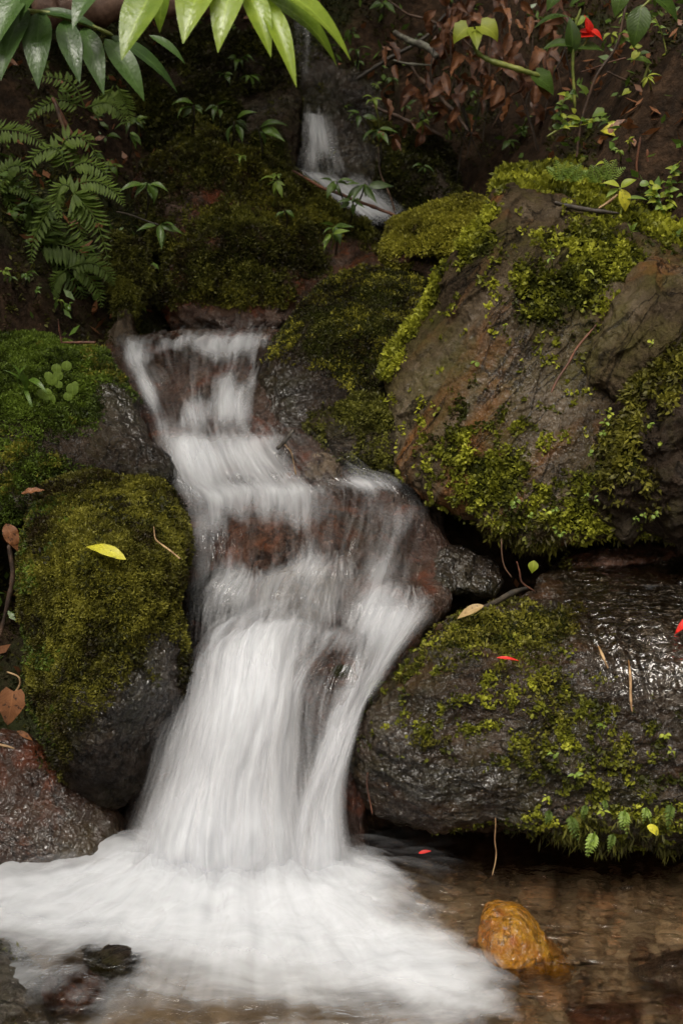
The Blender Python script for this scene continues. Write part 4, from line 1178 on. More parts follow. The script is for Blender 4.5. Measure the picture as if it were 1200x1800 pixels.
WV = [[(400, 1108, 3.46), (500, 1082, 3.44), (600, 1088, 3.45), (705, 1088, 3.44)], [(340, 1170, 3.37), (460, 1138, 3.32), (580, 1130, 3.27), (668, 1150, 3.27)], [(298, 1280, 3.22), (420, 1250, 3.15), (530, 1230, 3.14), (645, 1228, 3.17)],
      [(252, 1390, 3.11), (400, 1375, 3.06), (520, 1370, 3.07), (625, 1370, 3.07)], [(212, 1480, 3.05), (370, 1480, 3.0), (500, 1480, 3.01), (630, 1480, 3.03)], [(185, 1575, 3.02), (370, 1580, 2.95), (500, 1580, 2.96), (645, 1565, 3.0)]]
sheet('waterfall', WV, M['fall1'], 0.36, [(580, 1160, 70, 40, 0, -.2), (345, 1150, 40, 60, 0, -.2), (640, 1400, 30, 100, 10, -.15)], 110, 200, 0.02, 0.0, 11.0, edge=(.12, .12), ends=(.15, .15))
threads('waterfall', WB, M['thread'], 120, (0.08, 0.25), (0.003, 0.008), seed=11)
threads('waterfall', WD, M['thread'], 350, (0.1, 0.35), (0.003, 0.014), (0, 0.035), seed=12, weight=wfn(bD, 0.5))
threads('waterfall', WE, M['thread'], 800, (0.08, 0.32), (0.003, 0.014), (0, 0.05), seed=13, weight=wfn(bE, 0.5), drift=0.05)
threads('waterfall', WF, M['thread'], 800, (0.25, 0.8), (0.003, 0.013), (0, 0.06), seed=14, weight=wfn(bF, 0.6), drift=0.04)
threads('waterfall', WG, M['thread'], 300, (0.2, 0.6), (0.003, 0.012), (0, 0.04), seed=15, weight=wfn(bG, 0.6), drift=0.06)

# the pool: one flat sheet of clear brown water that turns white where the falls strike
px_, py_ = 410.0, 1545.0
imp = atz(px_, py_, 0.0)
nx, ny = 260, 170
wx, wy = np.meshgrid(np.linspace(-1.75, 1.75, nx), np.linspace(1.55, 3.38, ny))
wxy = np.stack([wx.ravel(), wy.ravel(), np.zeros(wx.size)], -1)
ppx, ppy = proj(wxy)
poolb = [(380, 1560, 330, 60, 0, .75), (80, 1575, 240, 50, 0, .6), (330, 1640, 330, 60, 6, .5), (520, 1650, 250, 70, 12, .36), (700, 1690, 150, 45, 18, .4), (620, 1640, 120, 40, 10, .25), (480, 1700, 340, 60, 8, .12), (200, 1690, 70, 30, 0, -.55), (110, 1745, 90, 40, 0, -.15), (640, 1560, 60, 50, 0, .2), (700, 1620, 60, 26, 10, -.25),
         (760, 1660, 80, 30, 25, .22), (420, 1790, 420, 26, 0, -.1), (860, 1715, 110, 14, 14, .22), (800, 1760, 130, 12, 12, .2), (560, 1755, 160, 14, 10, .18), (300, 1740, 120, 10, 14, .15), (780, 1740, 120, 50, 20, .05), (200, 1600, 250, 50, 0, .25), (420, 1690, 60, 16, 0, -.12)]
pf = 0.32 + in_blobs(ppx, ppy, poolb) - 0.6 * sstep(640, 1080, ppx - (ppy - 1650) * .9) - .3 * sstep(600, 740, ppx) * sstep(1600, 1520, ppy)
dx, dy = wx.ravel() - imp[0], wy.ravel() - imp[1] - 0.25
rr_ = np.hypot(dx, dy)
ang = np.arctan2(dx, -dy)
pf = np.clip(pf + 0.12 * fbm(np.stack([ang * 2.0, rr_ * 3, np.zeros_like(rr_)], -1), 3), 0, 1)
hz = 0.07 * np.exp(-((dx / 0.5) ** 2 + ((dy + 0.27) / 0.16) ** 2)) + 0.03 * np.clip(pf, 0, 1) * (fbm(np.stack([ang * 5, rr_ * 4, np.zeros_like(rr_)], -1), 3))
hz = hz + 0.018 * np.exp(-(((ppx - 200) / 60) ** 2 + ((ppy - 1530) / 24) ** 2)) + 0.004 * fbm(wxy * 9, 3)
Vp = wxy.copy()
Vp[:, 2] = hz
M['pool'] = foam_mat('pool_water', 2.2, 1.2, seed=2, soft=1.5, keepfilm=True, filmtint=(0.84, 0.78, 0.68), ripple=(14, 26, 20), swirl=(2.6, 6.0, 3.0), mixw=(.3, .12, .58))
pool = mesh('pool_water', Vp, grid_faces(ny, nx), M['pool'], None, True, {'foam': pf, 'fade': np.ones(len(pf))}, np.stack([ang * 3.2, rr_ * 1.2], -1))
pool['kind'] = 'structure'
# soft spray standing over the impact
M['spray'] = foam_mat('pool_spray', 3.0, 1.0, seed=12, film=False, amax=0.7, soft=2.0, swirl=(3.5, 8, 3.0), mixw=(.3, .12, .58))
Vq = wxy.copy()
Vq[:, 2] = hz + 0.02 + 0.02 * (1 + np.clip(fbm(np.stack([ang * 3, rr_ * 3, np.ones_like(rr_)], -1), 2), -1, 1.5))
spray = mesh('pool_foam', Vq, grid_faces(ny, nx), M['spray'], None, True, {'foam': np.clip(pf - 0.2, 0, 1), 'fade': np.ones(len(pf))}, np.stack([ang * 3.2, rr_ * 1.2], -1))
spray['kind'] = 'structure'

# thin sheet of water sliding over the ledge
WL = [[(940, 992, 3.72), (1040, 985, 3.74), (1160, 985, 3.78), (1330, 985, 3.78)],
      [(930, 1030, 3.5), (1030, 1030, 3.5), (1150, 1030, 3.48), (1330, 1030, 3.48)],
      [(960, 1080, 3.27), (1040, 1080, 3.27), (1150, 1080, 3.26), (1330, 1080, 3.26)],
      [(1000, 1130, 3.1), (1060, 1130, 3.12), (1160, 1130, 3.11), (1330, 1130, 3.11)],
      [(1040, 1200, 3.01), (1090, 1200, 3.01), (1170, 1200, 3.0), (1330, 1200, 3.0)],
      [(1060, 1290, 2.96), (1110, 1290, 2.96), (1180, 1290, 2.95), (1330, 1290, 2.95)]]
M['film'] = foam_mat('water_film', 8, 3, seed=3, keepfilm=True, filmtint=(0.8, 0.72, 0.62), ripple=(22, 34, 30), fior=1.6)
sheet('ledge_water', WL, M['film'], 0.0, [], 90, 120, 0.008, 0.012, 7.0, edge=(.3, .1), ends=(.1, .3))

# silky threads of foam streaming out over the pool from the impact
gq = np.random.default_rng(77)
npt = 1300
a_ = gq.uniform(-1.75, 1.75, npt)
r0 = gq.uniform(0.02, 1.15, npt) * (1 + .3 * np.abs(a_))
L_ = gq.uniform(0.08, 0.3, npt)
s_ = np.linspace(0, 1, 10)
aa = a_[:, None] + gq.normal(size=npt)[:, None] * .12 * s_[None]
rq = r0[:, None] + L_[:, None] * s_[None]
cx, cy = imp[0] + np.sin(aa) * rq * 1.25, imp[1] + .12 - np.cos(aa) * rq * .95
Cq = np.stack([cx, cy, np.zeros_like(cx)], -1)
qx, qy = proj(Cq)
fo = np.clip(0.1 + in_blobs(qx, qy, poolb) - 0.5 * sstep(760, 900, qx), 0, 1)
zq = 0.05 * np.exp(-(((cx - imp[0]) / 0.5) ** 2 + ((cy - imp[1] - .02) / 0.16) ** 2)) + 0.02 + gq.uniform(0, .045, npt)[:, None] * np.sin(np.pi * s_)[None]
Cq[..., 2] = zq
Tq = np.stack([np.cos(aa), np.sin(aa), np.zeros_like(aa)], -1)
wq = gq.uniform(.006, .03, npt)[:, None] * np.sin(np.pi * np.clip(s_, .03, .97))[None] ** .6
Vt = np.stack([Cq - Tq * wq[..., None], Cq + np.array([0, 0, 1]) * wq[..., None] * .5, Cq + Tq * wq[..., None]], 2).reshape(-1, 3)
kk = np.arange(npt)[:, None, None]
b0 = kk * 30 + np.arange(9)[None, :, None] * 3 + np.arange(2)[None, None]
Ft = np.stack([b0, b0 + 1, b0 + 4, b0 + 3], -1).reshape(-1, 4)
at_ = fo[..., None] * np.sin(np.pi * s_)[None, :, None] ** 1.2 * np.array([0, 1, 0])[None, None] * gq.uniform(.3, 1, npt)[:, None, None]
o = mesh('pool_foam', Vt, Ft, M['thread'], None, True, {'foam': at_.ravel()})
o['kind'] = 'structure'


# ------------------------------------------------------------------ unseen leaf canopy overhead, added to shade the back and shape the light
def leaf_cards(C, size, up=0.6):
    n = len(C)
    nn = rng.normal(size=(n, 3))
    nn[:, 2] = np.abs(nn[:, 2]) + up
    nn /= np.linalg.norm(nn, axis=1)[:, None]
    a = np.cross(nn, rng.normal(size=(n, 3)))
    a /= np.linalg.norm(a, axis=1)[:, None]
    b = np.cross(nn, a)
    s = size * rng.uniform(0.6, 1.4, (n, 1))
    V = np.stack([C - a * s, C + b * s * 0.42 - a * s * 0.1, C + a * s, C - b * s * 0.42 - a * s * 0.1], 1).reshape(-1, 3)
    return V, np.arange(4 * n).reshape(-1, 4), np.repeat(rng.random(n), 4)


nC = 14000
C = np.stack([rng.uniform(-7, 7, nC), rng.uniform(-4, 13, nC), rng.uniform(4.0, 7.0, nC)], -1)
dens = sstep(0.6, 4.6, C[:, 1]) * (0.72 + 0.2 * sstep(5.2, 6.0, C[:, 1])) + 0.03
dens = np.maximum(dens, sstep(1.6, 3.6, np.abs(C[:, 0] - 0.4)) * 0.8)
dens = dens * sstep(-0.45, 0.15, fbm(C * np.array([0.8, 0.8, 0.3]), 2) + dens - 0.5)
dens = dens * (1 - 0.9 * np.exp(-(((C[:, 0] - 1.1) / 1.5) ** 2 + ((C[:, 1] - 5.0) / 1.4) ** 2)))  # opening lets sky light onto the slab top and mossy cap
dens = dens * (1 - 0.93 * np.exp(-(((C[:, 0] + 0.9) / 1.5) ** 2 + ((C[:, 1] - 1.2) / 1.1) ** 2) ** 2))  # leaves thinned along the sun's path so it reaches the rocks
C = C[rng.random(nC) < dens]
Vc, Fc_, tc = leaf_cards(C, 0.28)
k = NT('canopy_leaf')
col = k.mix(k.attr('tint'), (0.02, 0.045, 0.01), (0.06, 0.11, 0.02))
d = k.n('BsdfPrincipled', {'Base Color': col, 'Roughness': 0.4})
t_ = k.n('BsdfTranslucent', {'Color': col})
M['canopy'] = k.surf(k.n('MixShader', {0: 0.35, 1: d.outputs[0], 2: t_.outputs[0]}).outputs[0])
o = mesh('shade_canopy', Vc, Fc_, M['canopy'], None, False, {'tint': tc})
o['kind'] = 'stuff'


# ------------------------------------------------------------------ plants, twigs, fallen leaves
def PX(pts, Y):
    pts = np.array(pts, float)
    Y = np.broadcast_to(np.asarray(Y, float), (len(pts),))
    return at(pts[:, 0], pts[:, 1], Y)


def one_leaf(b, t, Y, w, mat, parent=None, name='leaf', Yt=None, shape='lance', bend=0.1, fold=0.25, nrm=(0, -0.6, 0.8), tint=None, nl=12, wave=0.0, twist=0.0, origin=None):
    B, T = at(b[0], b[1], Y), at(t[0], t[1], Yt if Yt else Y)
    V_, F_, uv_ = leaf(B, T, w * mpp(Y), nrm, bend, fold, shape, nl, wave, twist)
    return mesh(name, V_, F_, mat, parent, True, {'tint': np.full(len(V_), rng.random() if tint is None else tint)}, uv_, origin)


def stem_part(pts, Y, r, mat, parent, name='stem', wob=0.004):
    P = PX(pts, Y)
    V_, F_, uv_ = tube(P, np.array(r) * mpp(float(np.mean(Y))), 7, max(10, len(pts) * 7), wob)
    return mesh(name, V_, F_, mat, parent, True, {'tint': np.full(len(V_), .5)}, uv_)


def plant(name, label, cat, basepx, Y, stems, leaves, group=None, smat='stem', lmat='herb'):
    root = empty(name, at(basepx[0], basepx[1], Y), label, cat, group)
    for pts, r in stems:
        stem_part(pts, Y, r, M[smat], root)
    for lf in leaves:
        b, t, w = lf[0], lf[1], lf[2]
        kw = dict(lf[3]) if len(lf) > 3 else {}
        m_ = M[kw.pop('m', lmat)]
        y_ = kw.pop('Y', Y)
        one_leaf(b, t, y_, w, m_, root, **kw)
    return root


# ginger leaves hanging into the top of the frame
plant('ginger_shoot', 'bright yellow green ginger shoot hanging into the top of the frame', 'ginger plant', (420, -70), 2.75,
      [([(250, -60), (340, -62), (430, -55), (500, -20)], (5, 4, 3))],
      [((285, -40), (214, 106), 68, dict(tint=.3, Yt=2.62, bend=.06)), ((372, -50), (322, 77), 72, dict(tint=.75, Yt=2.6)), ((420, -50), (383, 93), 60, dict(tint=.8, Yt=2.62)),
       ((430, -25), (476, 101), 44, dict(tint=.8, Yt=2.66, fold=.45)), ((458, -5), (521, 154), 38, dict(tint=.9, Yt=2.64, fold=.5)), ((420, -35), (616, 106), 62, dict(tint=.7, Yt=2.7, bend=.14, nrm=(.3, -.5, .8))),
       ((445, -10), (592, 117), 52, dict(tint=.15, Yt=2.8, bend=.14)), ((292, -30), (281, 58), 30, dict(tint=.1, Y=2.85))], lmat='ginger')
plant('ginger_shoot', 'dark green glossy ginger shoot at the top left corner', 'ginger plant', (150, 20), 3.1,
      [([(-60, 30), (40, 18), (130, 35), (200, 62)], (5, 4, 3))],
      [((48, 15), (2, 142), 50, dict(Yt=2.95)), ((72, 20), (68, 157), 52, dict(Yt=2.98)), ((112, 35), (141, 147), 42, dict(Yt=3.0)), ((148, 48), (183, 167), 42, dict(Yt=3.0)),
       ((185, 68), (254, 178), 44, dict(Yt=3.05, tint=.9)), ((190, 62), (312, 163), 34, dict(Yt=3.15, tint=.2)), ((60, -40), (-10, 90), 60, dict(Yt=2.95, tint=.8)), ((190, -40), (128, 52), 50, dict(Yt=2.95, tint=.6)),
       ((60, 22), (180, 55), 28, dict(tint=.1)), ((262, 62), (326, 113), 20, dict(tint=.7, Y=3.2)), ((95, -50), (35, 40), 46, dict(tint=.7, Y=3.0))], lmat='ginger_dark')


# ferns
def frond(parent, pts, Y, lmax, pairs, mat, droop=0.35, start=0.12, dens_w=0.2, tint=None):
    P = catmull(PX(pts, Y), 60)
    b = MB()
    V_, F_, uv_ = tube(P[::4], np.array([1.6, .6]) * mpp(P[0, 1]), 5, 20)
    b.add(V_, F_, uv_, .2)
    T = np.gradient(P, axis=0)
    T /= np.linalg.norm(T, axis=1)[:, None]
    tn = rng.random() * .6 + .2 if tint is None else tint
    for i in range(pairs):
        s = start + (1 - start) * i / pairs
        j = min(int(s * 59), 59)
        ln = lmax * mpp(P[0, 1]) * (math.sin(math.pi * (0.22 + 0.78 * s) ** 0.9) * 1.05 + 0.06)
        sd = np.cross(T[j], np.array([0, -0.75, 0.65]))
        sd /= np.linalg.norm(sd)
        for sg in (-1, 1):
            d = sd * sg + T[j] * 0.35 + np.array([0, -.15, -droop]) + rng.normal(size=3) * .06
            d /= np.linalg.norm(d)
            Vl, Fl, ul = leaf(P[j], P[j] + d * ln, ln * dens_w + 0.002, (0, -.6, .8), -.08, .2, 'lance', 4)
            b.add(Vl, Fl, ul, np.clip(tn + rng.normal() * .12, 0, 1))
    return b.build('frond', mat, parent)


fern = empty('fern', at(128, 300, 4.55), 'large drooping fern on the dark left bank under the ginger leaves', 'fern')
for pts, y_, lm, n_ in [([(120, 300), (100, 262), (60, 275), (42, 338)], 4.5, 34, 20), ([(122, 296), (112, 250), (150, 245), (196, 318)], 4.52, 36, 20), ([(124, 296), (150, 285), (180, 300), (200, 335)], 4.5, 30, 18),
                        ([(130, 330), (110, 325), (100, 350), (108, 398)], 4.45, 30, 20), ([(130, 325), (165, 318), (200, 335), (222, 366)], 4.45, 30, 20), ([(128, 340), (135, 345), (170, 390), (196, 476)], 4.4, 46, 24),
                        ([(128, 345), (140, 360), (140, 400), (152, 440)], 4.45, 34, 18), ([(120, 320), (90, 360), (60, 420), (55, 470)], 4.6, 34, 20)]:
    frond(fern, pts, y_, lm * .72, int(n_ * .8), M['fern'], dens_w=.26)
stem_part([(128, 300), (118, 240), (98, 180)], 4.6, (3, 3.5), M['twig'], fern)
fern2 = empty('fern', at(-30, 235, 4.6), 'single fern frond reaching in from the left edge', 'fern')
frond(fern2, [(-60, 240), (0, 228), (50, 235), (92, 268)], 4.6, 26, 22, M['fern'])
fern3 = empty('fern', at(30, 480, 4.9), 'shadowy fern low on the left bank above the green mound', 'fern')
for pts in ([(60, 430), (90, 450), (130, 490), (150, 530)], [(60, 430), (60, 400), (40, 380), (10, 400)], [(60, 430), (110, 430), (150, 450), (165, 480)], [(40, 360), (60, 370), (90, 400), (100, 450)]):
    frond(fern3, pts, 4.85, 40, 16, M['fern'], tint=.1)


# herbs: whorls of pointed leaves
def herb(label, px, py, size, Y, n, mat='herb', a0=-175, a1=-5, foot=None, wid=0.3, tint=None, name='herb', group=None, shape='tip'):
    root = empty(name, at(px, py + size, Y + .05), label, 'plant', group)
    foot = foot or (px + rng.uniform(-8, 8), py + size * 1.3)
    stem_part([(px, py), ((px + foot[0]) / 2 + 3, (py + foot[1]) / 2), foot], [Y, Y + .03, Y + .12], (1.3, 1.6), M['stem'] if mat != 'herb' else M['darkstem'], root)
    for i in range(n):
        a = R(a0 + (a1 - a0) * (i + .5) / n + rng.normal() * 13)
        l_ = size * rng.uniform(.5, 1.15)
        t = (px + l_ * math.cos(a), py - l_ * math.sin(a) * .85)
        st_ = rng.uniform(0, .22)
        one_leaf((px + (t[0] - px) * st_, py + (t[1] - py) * st_ + rng.uniform(-.06, .06) * size), t, Y, l_ * wid * rng.uniform(.75, 1.25), M[mat], root, Yt=Y - l_ * mpp(Y) * rng.uniform(-.15, .55), bend=rng.uniform(.02, .26), fold=rng.uniform(.15, .6), shape=shape, tint=tint, nl=8, twist=rng.normal() * .35)
    return root


herb('green herb under the ginger leaves on the shadowed bank, nearest the left ferns', 340, 185, 38, 5.5, 6)
herb('leafy herb on the shadowed moss bank beside its neighbour below the ginger tips', 382, 185, 32, 5.55, 5)
herb('long leaved herb arching right above the dim moss slope', 412, 212, 44, 5.5, 6, a0=-120, a1=20)
herb('herb with a long drooping leaf pointing at the top waterfall', 455, 225, 52, 5.5, 5, a0=-80, a1=10)
herb('glossy herb with folded leaves on the left bank beside the big fern', 260, 320, 50, 4.7, 7, a0=-170, a1=-25)
herb('dangling glossy herb above the pillar, lowest on the left bank', 280, 395, 48, 4.72, 7, a0=-150, a1=10, foot=(205, 372))
herb('small herb with one bent leaf between the fern and the moss slope', 228, 232, 36, 5.0, 3, a0=-70, a1=-10)
herb('tiny bright herb at the top left of the dim moss slope', 424, 272, 18, 5.3, 4, 'herb_light')
herb('small pale leaved herb halfway down the dim moss slope', 486, 318, 36, 5.2, 5, 'herb_light', a0=-185, a1=-20)
herb('small bluish herb in the middle of the dim moss slope', 500, 370, 24, 5.05, 5, 'herb')
herb('bright little herb near the crest of the dim moss slope', 487, 305, 16, 5.3, 4, 'herb_light')
herb('glossy sprig on the right of the dim moss slope below the chute', 588, 398, 40, 4.95, 6, 'herb', a0=-200, a1=20)
herb('upright sprig at the right foot of the dim moss slope', 583, 410, 34, 4.9, 5, 'herb_light', a0=-160, a1=60, foot=(582, 440))
herb('whorl of leaves hanging in front of the white chute, left one of the pair', 590, 318, 44, 5.3, 7, a0=-190, a1=10, foot=(606, 372))
herb('broad whorl of leaves hanging in front of the chute foot, right one of the pair', 640, 325, 46, 5.28, 8, a0=-190, a1=0, foot=(620, 372))
herb('lower whorl of leaves touching the brown stick over the chute', 620, 352, 30, 5.25, 5, a0=-180, a1=0)
herb('lime green star shaped sprig right of the top waterfall, highest there', 655, 172, 26, 5.6, 6, 'herb_light', foot=(668, 240))
herb('long leaved sprig right of the top waterfall, spreading left', 632, 200, 38, 5.6, 5, 'herb', a0=-190, a1=-30, foot=(662, 250))
herb('mid green sprig under the lime star sprig', 665, 228, 38, 5.55, 6, 'herb', a0=-170, a1=-10, foot=(668, 290))
herb('yellowish sprig on the dark mossy boulder below the dead leaves', 740, 212, 22, 5.6, 5, 'herb_light')
herb('small shiny herb on the face of the dark mossy boulder right of the chute', 745, 292, 24, 5.5, 5)
herb('tiny herb beside the tip of the lowest ginger leaf', 625, 85, 26, 6.0, 4)
herb('dim herb behind the ginger tips', 420, 100, 30, 6.0, 6)
herb('dim low herb left of the top trickle', 440, 132, 28, 6.0, 6)
herb('dim herb at the top of the shadowed bank', 395, 128, 28, 5.95, 5)
herb('pale seedling on the olive moss boulder', 124, 984, 11, 3.2, 3, 'lime', a0=-200, a1=20, foot=(126, 994))
herb('two leaved seedling on the middle of the huge slab', 966, 452, 18, 3.96, 4, 'herb_light', a0=-120, a1=120)
herb('seedling with one heart leaf low on the bright moss of the huge slab', 1030, 472, 20, 3.9, 2, 'lime', a0=-110, a1=-60)
herb('seedling standing at the edge of the flat stone top', 1108, 408, 26, 4.15, 3, 'herb_light', a0=-20, a1=110, foot=(1106, 425))

# clover and grass on the green mound
cl = empty('clover', at(95, 680, 4.0), 'patch of round leaved clover on the green mound', 'clover')
for (qx, qy, r) in [(86, 661, 8), (100, 648, 9), (118, 643, 9), (92, 668, 10), (103, 660, 9), (76, 692, 9), (88, 702, 11), (120, 697, 8), (128, 684, 11), (84, 690, 8), (104, 676, 7), (133, 676, 6)]:
    one_leaf((qx, qy + r), (qx, qy - r), 4.0, r * 2, M['herb_light'], cl, shape='oval', bend=.05, fold=.1, nrm=(0, -.8, .5), nl=8, tint=.25)
gr = empty('grass_tuft', at(45, 700, 4.0), 'small tuft of broad grass blades beside the clover', 'grass')
for b, t, w in [((44, 690), (22, 640), 14), ((46, 692), (48, 640), 12), ((50, 668), (84, 692), 13), ((44, 690), (5, 650), 8), ((42, 680), (62, 730), 8)]:
    one_leaf(b, t, 4.02, w, M['herb'], gr, Yt=3.95, bend=.2, tint=.9)

# sapling with two heart leaves
plant('sapling', 'leaning sapling with two lime heart shaped leaves before the dead leaves', 'sapling', (945, 132), 5.2,
      [([(948, 134), (900, 118), (858, 105), (838, 92), (830, 70)], (4.5, 4.5, 4, 2.5))],
      [((822, 48), (797, 77), 36, dict(shape='heart', m='lime', nrm=(-.3, -.8, .5), bend=.15, tint=.3)), ((844, 46), (874, 74), 40, dict(shape='heart', m='lime', nrm=(.3, -.8, .5), bend=.2, tint=.5)), ((833, 52), (838, 88), 26, dict(shape='heart', m='lime', nrm=(0, -.95, .2), tint=.1, Yt=5.12)),
       ((940, 134), (972, 168), 46, dict(shape='heart', m='herb', tint=.4)), ((945, 140), (962, 176), 30, dict(m='dead'))])
plant('flowering_plant', 'green stemmed plant carrying a bright red flower at the upper right', 'flower', (1008, 190), 4.9,
      [([(1020, 15), (1008, 60), (1006, 120), (1010, 190)], (2.2, 2.6, 2.8)), ([(1010, 88), (1025, 80), (1035, 60)], (1.5, 1.2))],
      [((1008, 82), (952, 88), 26, dict(bend=.15)), ((1000, 30), (938, 50), 34, dict(tint=.1, nrm=(0, -.3, .95))), ((1012, 45), (1030, 28), 20, dict(m='herb_light')), ((1010, 85), (1060, 90), 30, dict(tint=.2)), ((1005, 95), (1000, 30), 30, dict(tint=.1)),
       ((1045, 62), (1012, 68), 22, dict(m='petal', name='petal', shape='tip')), ((1035, 60), (1026, 26), 16, dict(m='petal', name='petal', shape='tip')), ((1036, 52), (1058, 72), 16, dict(m='petal', name='petal', shape='tip')), ((1038, 56), (1030, 44), 18, dict(m='petal', name='petal', shape='oval')), ((1038, 58), (1018, 56), 14, dict(m='petal', name='petal', shape='oval'))])
plant('vine', 'pale green looping vine at the right edge with small heart leaves', 'vine', (1135, 330), 4.7,
      [([(1230, 90), (1195, 140), (1168, 185), (1160, 230), (1145, 280), (1134, 300)], (4, 5, 5, 3)), ([(1170, 190), (1150, 202), (1130, 195), (1130, 150), (1140, 110)], (2, 2.5, 2)), ([(1205, 150), (1185, 240), (1172, 265)], (2, 2)), ([(1125, 275), (1090, 250), (1065, 235)], (1.5, 2.5)), ([(1160, 250), (1120, 244), (1090, 238)], (1.6, 1.3))],
      [((1055, 230), (1108, 250), 36, dict(m='yellow', bend=.2, nrm=(0, -.7, .7))), ((1060, 236), (1090, 224), 24, dict(m='lime')), ((1152, 228), (1172, 222), 16, dict(m='lime', shape='heart')), ((1140, 240), (1155, 236), 18, dict(m='lime', shape='heart')), ((1125, 252), (1142, 250), 16, dict(m='lime', shape='oval')),
       ((1126, 200), (1104, 208), 22, dict(m='herb_light', shape='heart')), ((1155, 190), (1175, 180), 24, dict(m='herb_light', shape='heart')), ((1060, 198), (1040, 206), 24, dict(m='herb_light', shape='heart')), ((1105, 160), (1092, 168), 14, dict(m='lime', shape='heart')), ((1145, 112), (1100, 105), 18, dict(m='herb_light')), ((1120, 92), (1108, 110), 14, dict(m='lime', shape='heart')), ((1172, 265), (1186, 296), 20, dict(m='herb', shape='tip')), ((1168, 200), (1182, 214), 16, dict(m='herb_light', shape='heart'))])
plant('vine', 'thin stem with yellow green leaves over the dark hollow behind the slab', 'vine', (1012, 290), 4.8,
      [([(1100, 10), (1082, 80), (1050, 130), (1030, 180), (1018, 230), (1012, 292)], (2, 2.5, 2.5, 2))],
      [((1018, 222), (990, 226), 20, dict(m='lime', bend=.2)), ((1020, 212), (992, 206), 14, dict(m='lime')), ((1020, 218), (1045, 215), 16, dict(m='lime', shape='heart')), ((1030, 165), (1012, 148), 16, dict(m='herb_light', shape='heart')), ((1010, 200), (1003, 190), 12, dict(m='lime'))], smat='twig')
plant('shrub', 'dark broad leaves hanging at the top right', 'shrub', (1130, -20), 4.6,
      [([(1180, -40), (1140, 0), (1120, 20)], (3, 2))],
      [((1128, 8), (1112, 84), 42, dict(tint=.3)), ((1140, -10), (1190, 40), 40, dict(tint=.2)), ((1100, -30), (1080, 30), 34, dict(tint=.5)), ((1150, 0), (1172, 18), 24, dict(m='herb_light')), ((1060, -30), (1000, 12), 34, dict(tint=.3)), ((1000, -30), (960, 20), 36, dict(tint=.2))])
fb = empty('fern', at(1180, 100, 5.2), 'feathery fern among the leaves at the right edge', 'fern')
for pts in ([(1240, 60), (1190, 55), (1150, 60), (1128, 72)], [(1240, 100), (1190, 92), (1160, 100), (1140, 118)], [(1240, 20), (1200, 30), (1160, 30), (1140, 42)], [(1240, 120), (1215, 130), (1195, 150), (1190, 180)]):
    frond(fb, pts, 5.2, 22, 14, M['fern'], tint=.8)
# little ferns on top of the slab
for i, (qx, qy, h, lab) in enumerate([(985, 318, 32, 'leftmost little fern on the moss behind the slab top'), (1010, 320, 30, 'feathery little fern near the middle of the moss top, left of the yellowed leaf'), (1045, 322, 28, 'low little fern beside the yellowed hanging leaf'), (1160, 365, 34, 'upright little fern on the moss top at right'), (1070, 318, 34, 'light little fern leaning right under the vine foot')]):
    ff = empty('fern', at(qx, qy, 4.45), lab, 'fern', 'little ferns on the slab top')
    for a in (-50, -15, 20, 55):
        ex, ey = qx + h * 1.1 * math.sin(R(a)), qy - h * 1.25 * math.cos(R(a))
        frond(ff, [(qx, qy), ((qx + ex) / 2 - 1, (qy + ey) / 2 - 3), (ex, ey)], 4.45, 9, 9, M['herb_light'], droop=.0, dens_w=.26, tint=rng.random() * .6)
plant('seedling', 'seedling with a drooping yellowed leaf standing on the slab top', 'seedling', (1090, 378), 4.3,
      [([(1090, 378), (1092, 350), (1088, 330)], (1.5, 1.8))],
      [((1090, 332), (1098, 372), 26, dict(m='yellow', nrm=(.3, -.9, .2))), ((1088, 328), (1058, 322), 16, dict(m='lime')), ((1090, 330), (1118, 316), 18, dict(m='lime')), ((1095, 350), (1138, 352), 10, dict(m='herb_light')), ((1086, 332), (1064, 348), 12, dict(m='herb_light'))])
plant('grass', 'single arching grass blade on the right of the moss top', 'grass', (1138, 335), 4.5, [],
      [((1136, 335), (1168, 306), 7, dict(bend=.2)), ((1166, 306), (1225, 318), 7, dict(bend=.2))], lmat='herb_light')
for nm, pts, r, lab in [('stalk', [(1122, 330), (1118, 290), (1124, 240)], 2, 'thin reddish stalk rising from the moss top, left one of the pair'), ('stalk', [(1134, 345), (1138, 300), (1136, 262)], 2, 'thin reddish stalk rising from the moss top, right one of the pair')]:
    P = PX(pts, 4.5)
    V_, F_, uv_ = tube(P, r * mpp(4.5), 6, 16, .003)
    tag(mesh(nm, V_, F_, M['redtwig'], None, True, {'tint': np.full(len(V_), .5)}, uv_, P[0]), lab, 'stalk')


# twigs and sticks
def twig(label, pts, Y, r, mat='twig', name='twig', wob=0.006, cat='twig', group=None):
    P = PX(pts, Y)
    V_, F_, uv_ = tube(P, np.array(r) * .72 * mpp(float(np.mean(Y))), 7, max(22, len(pts) * 12), wob * 1.4)
    return tag(mesh(name, V_, F_, M[mat], None, True, {'tint': np.full(len(V_), .5)}, uv_, P[0]), label, cat, group)


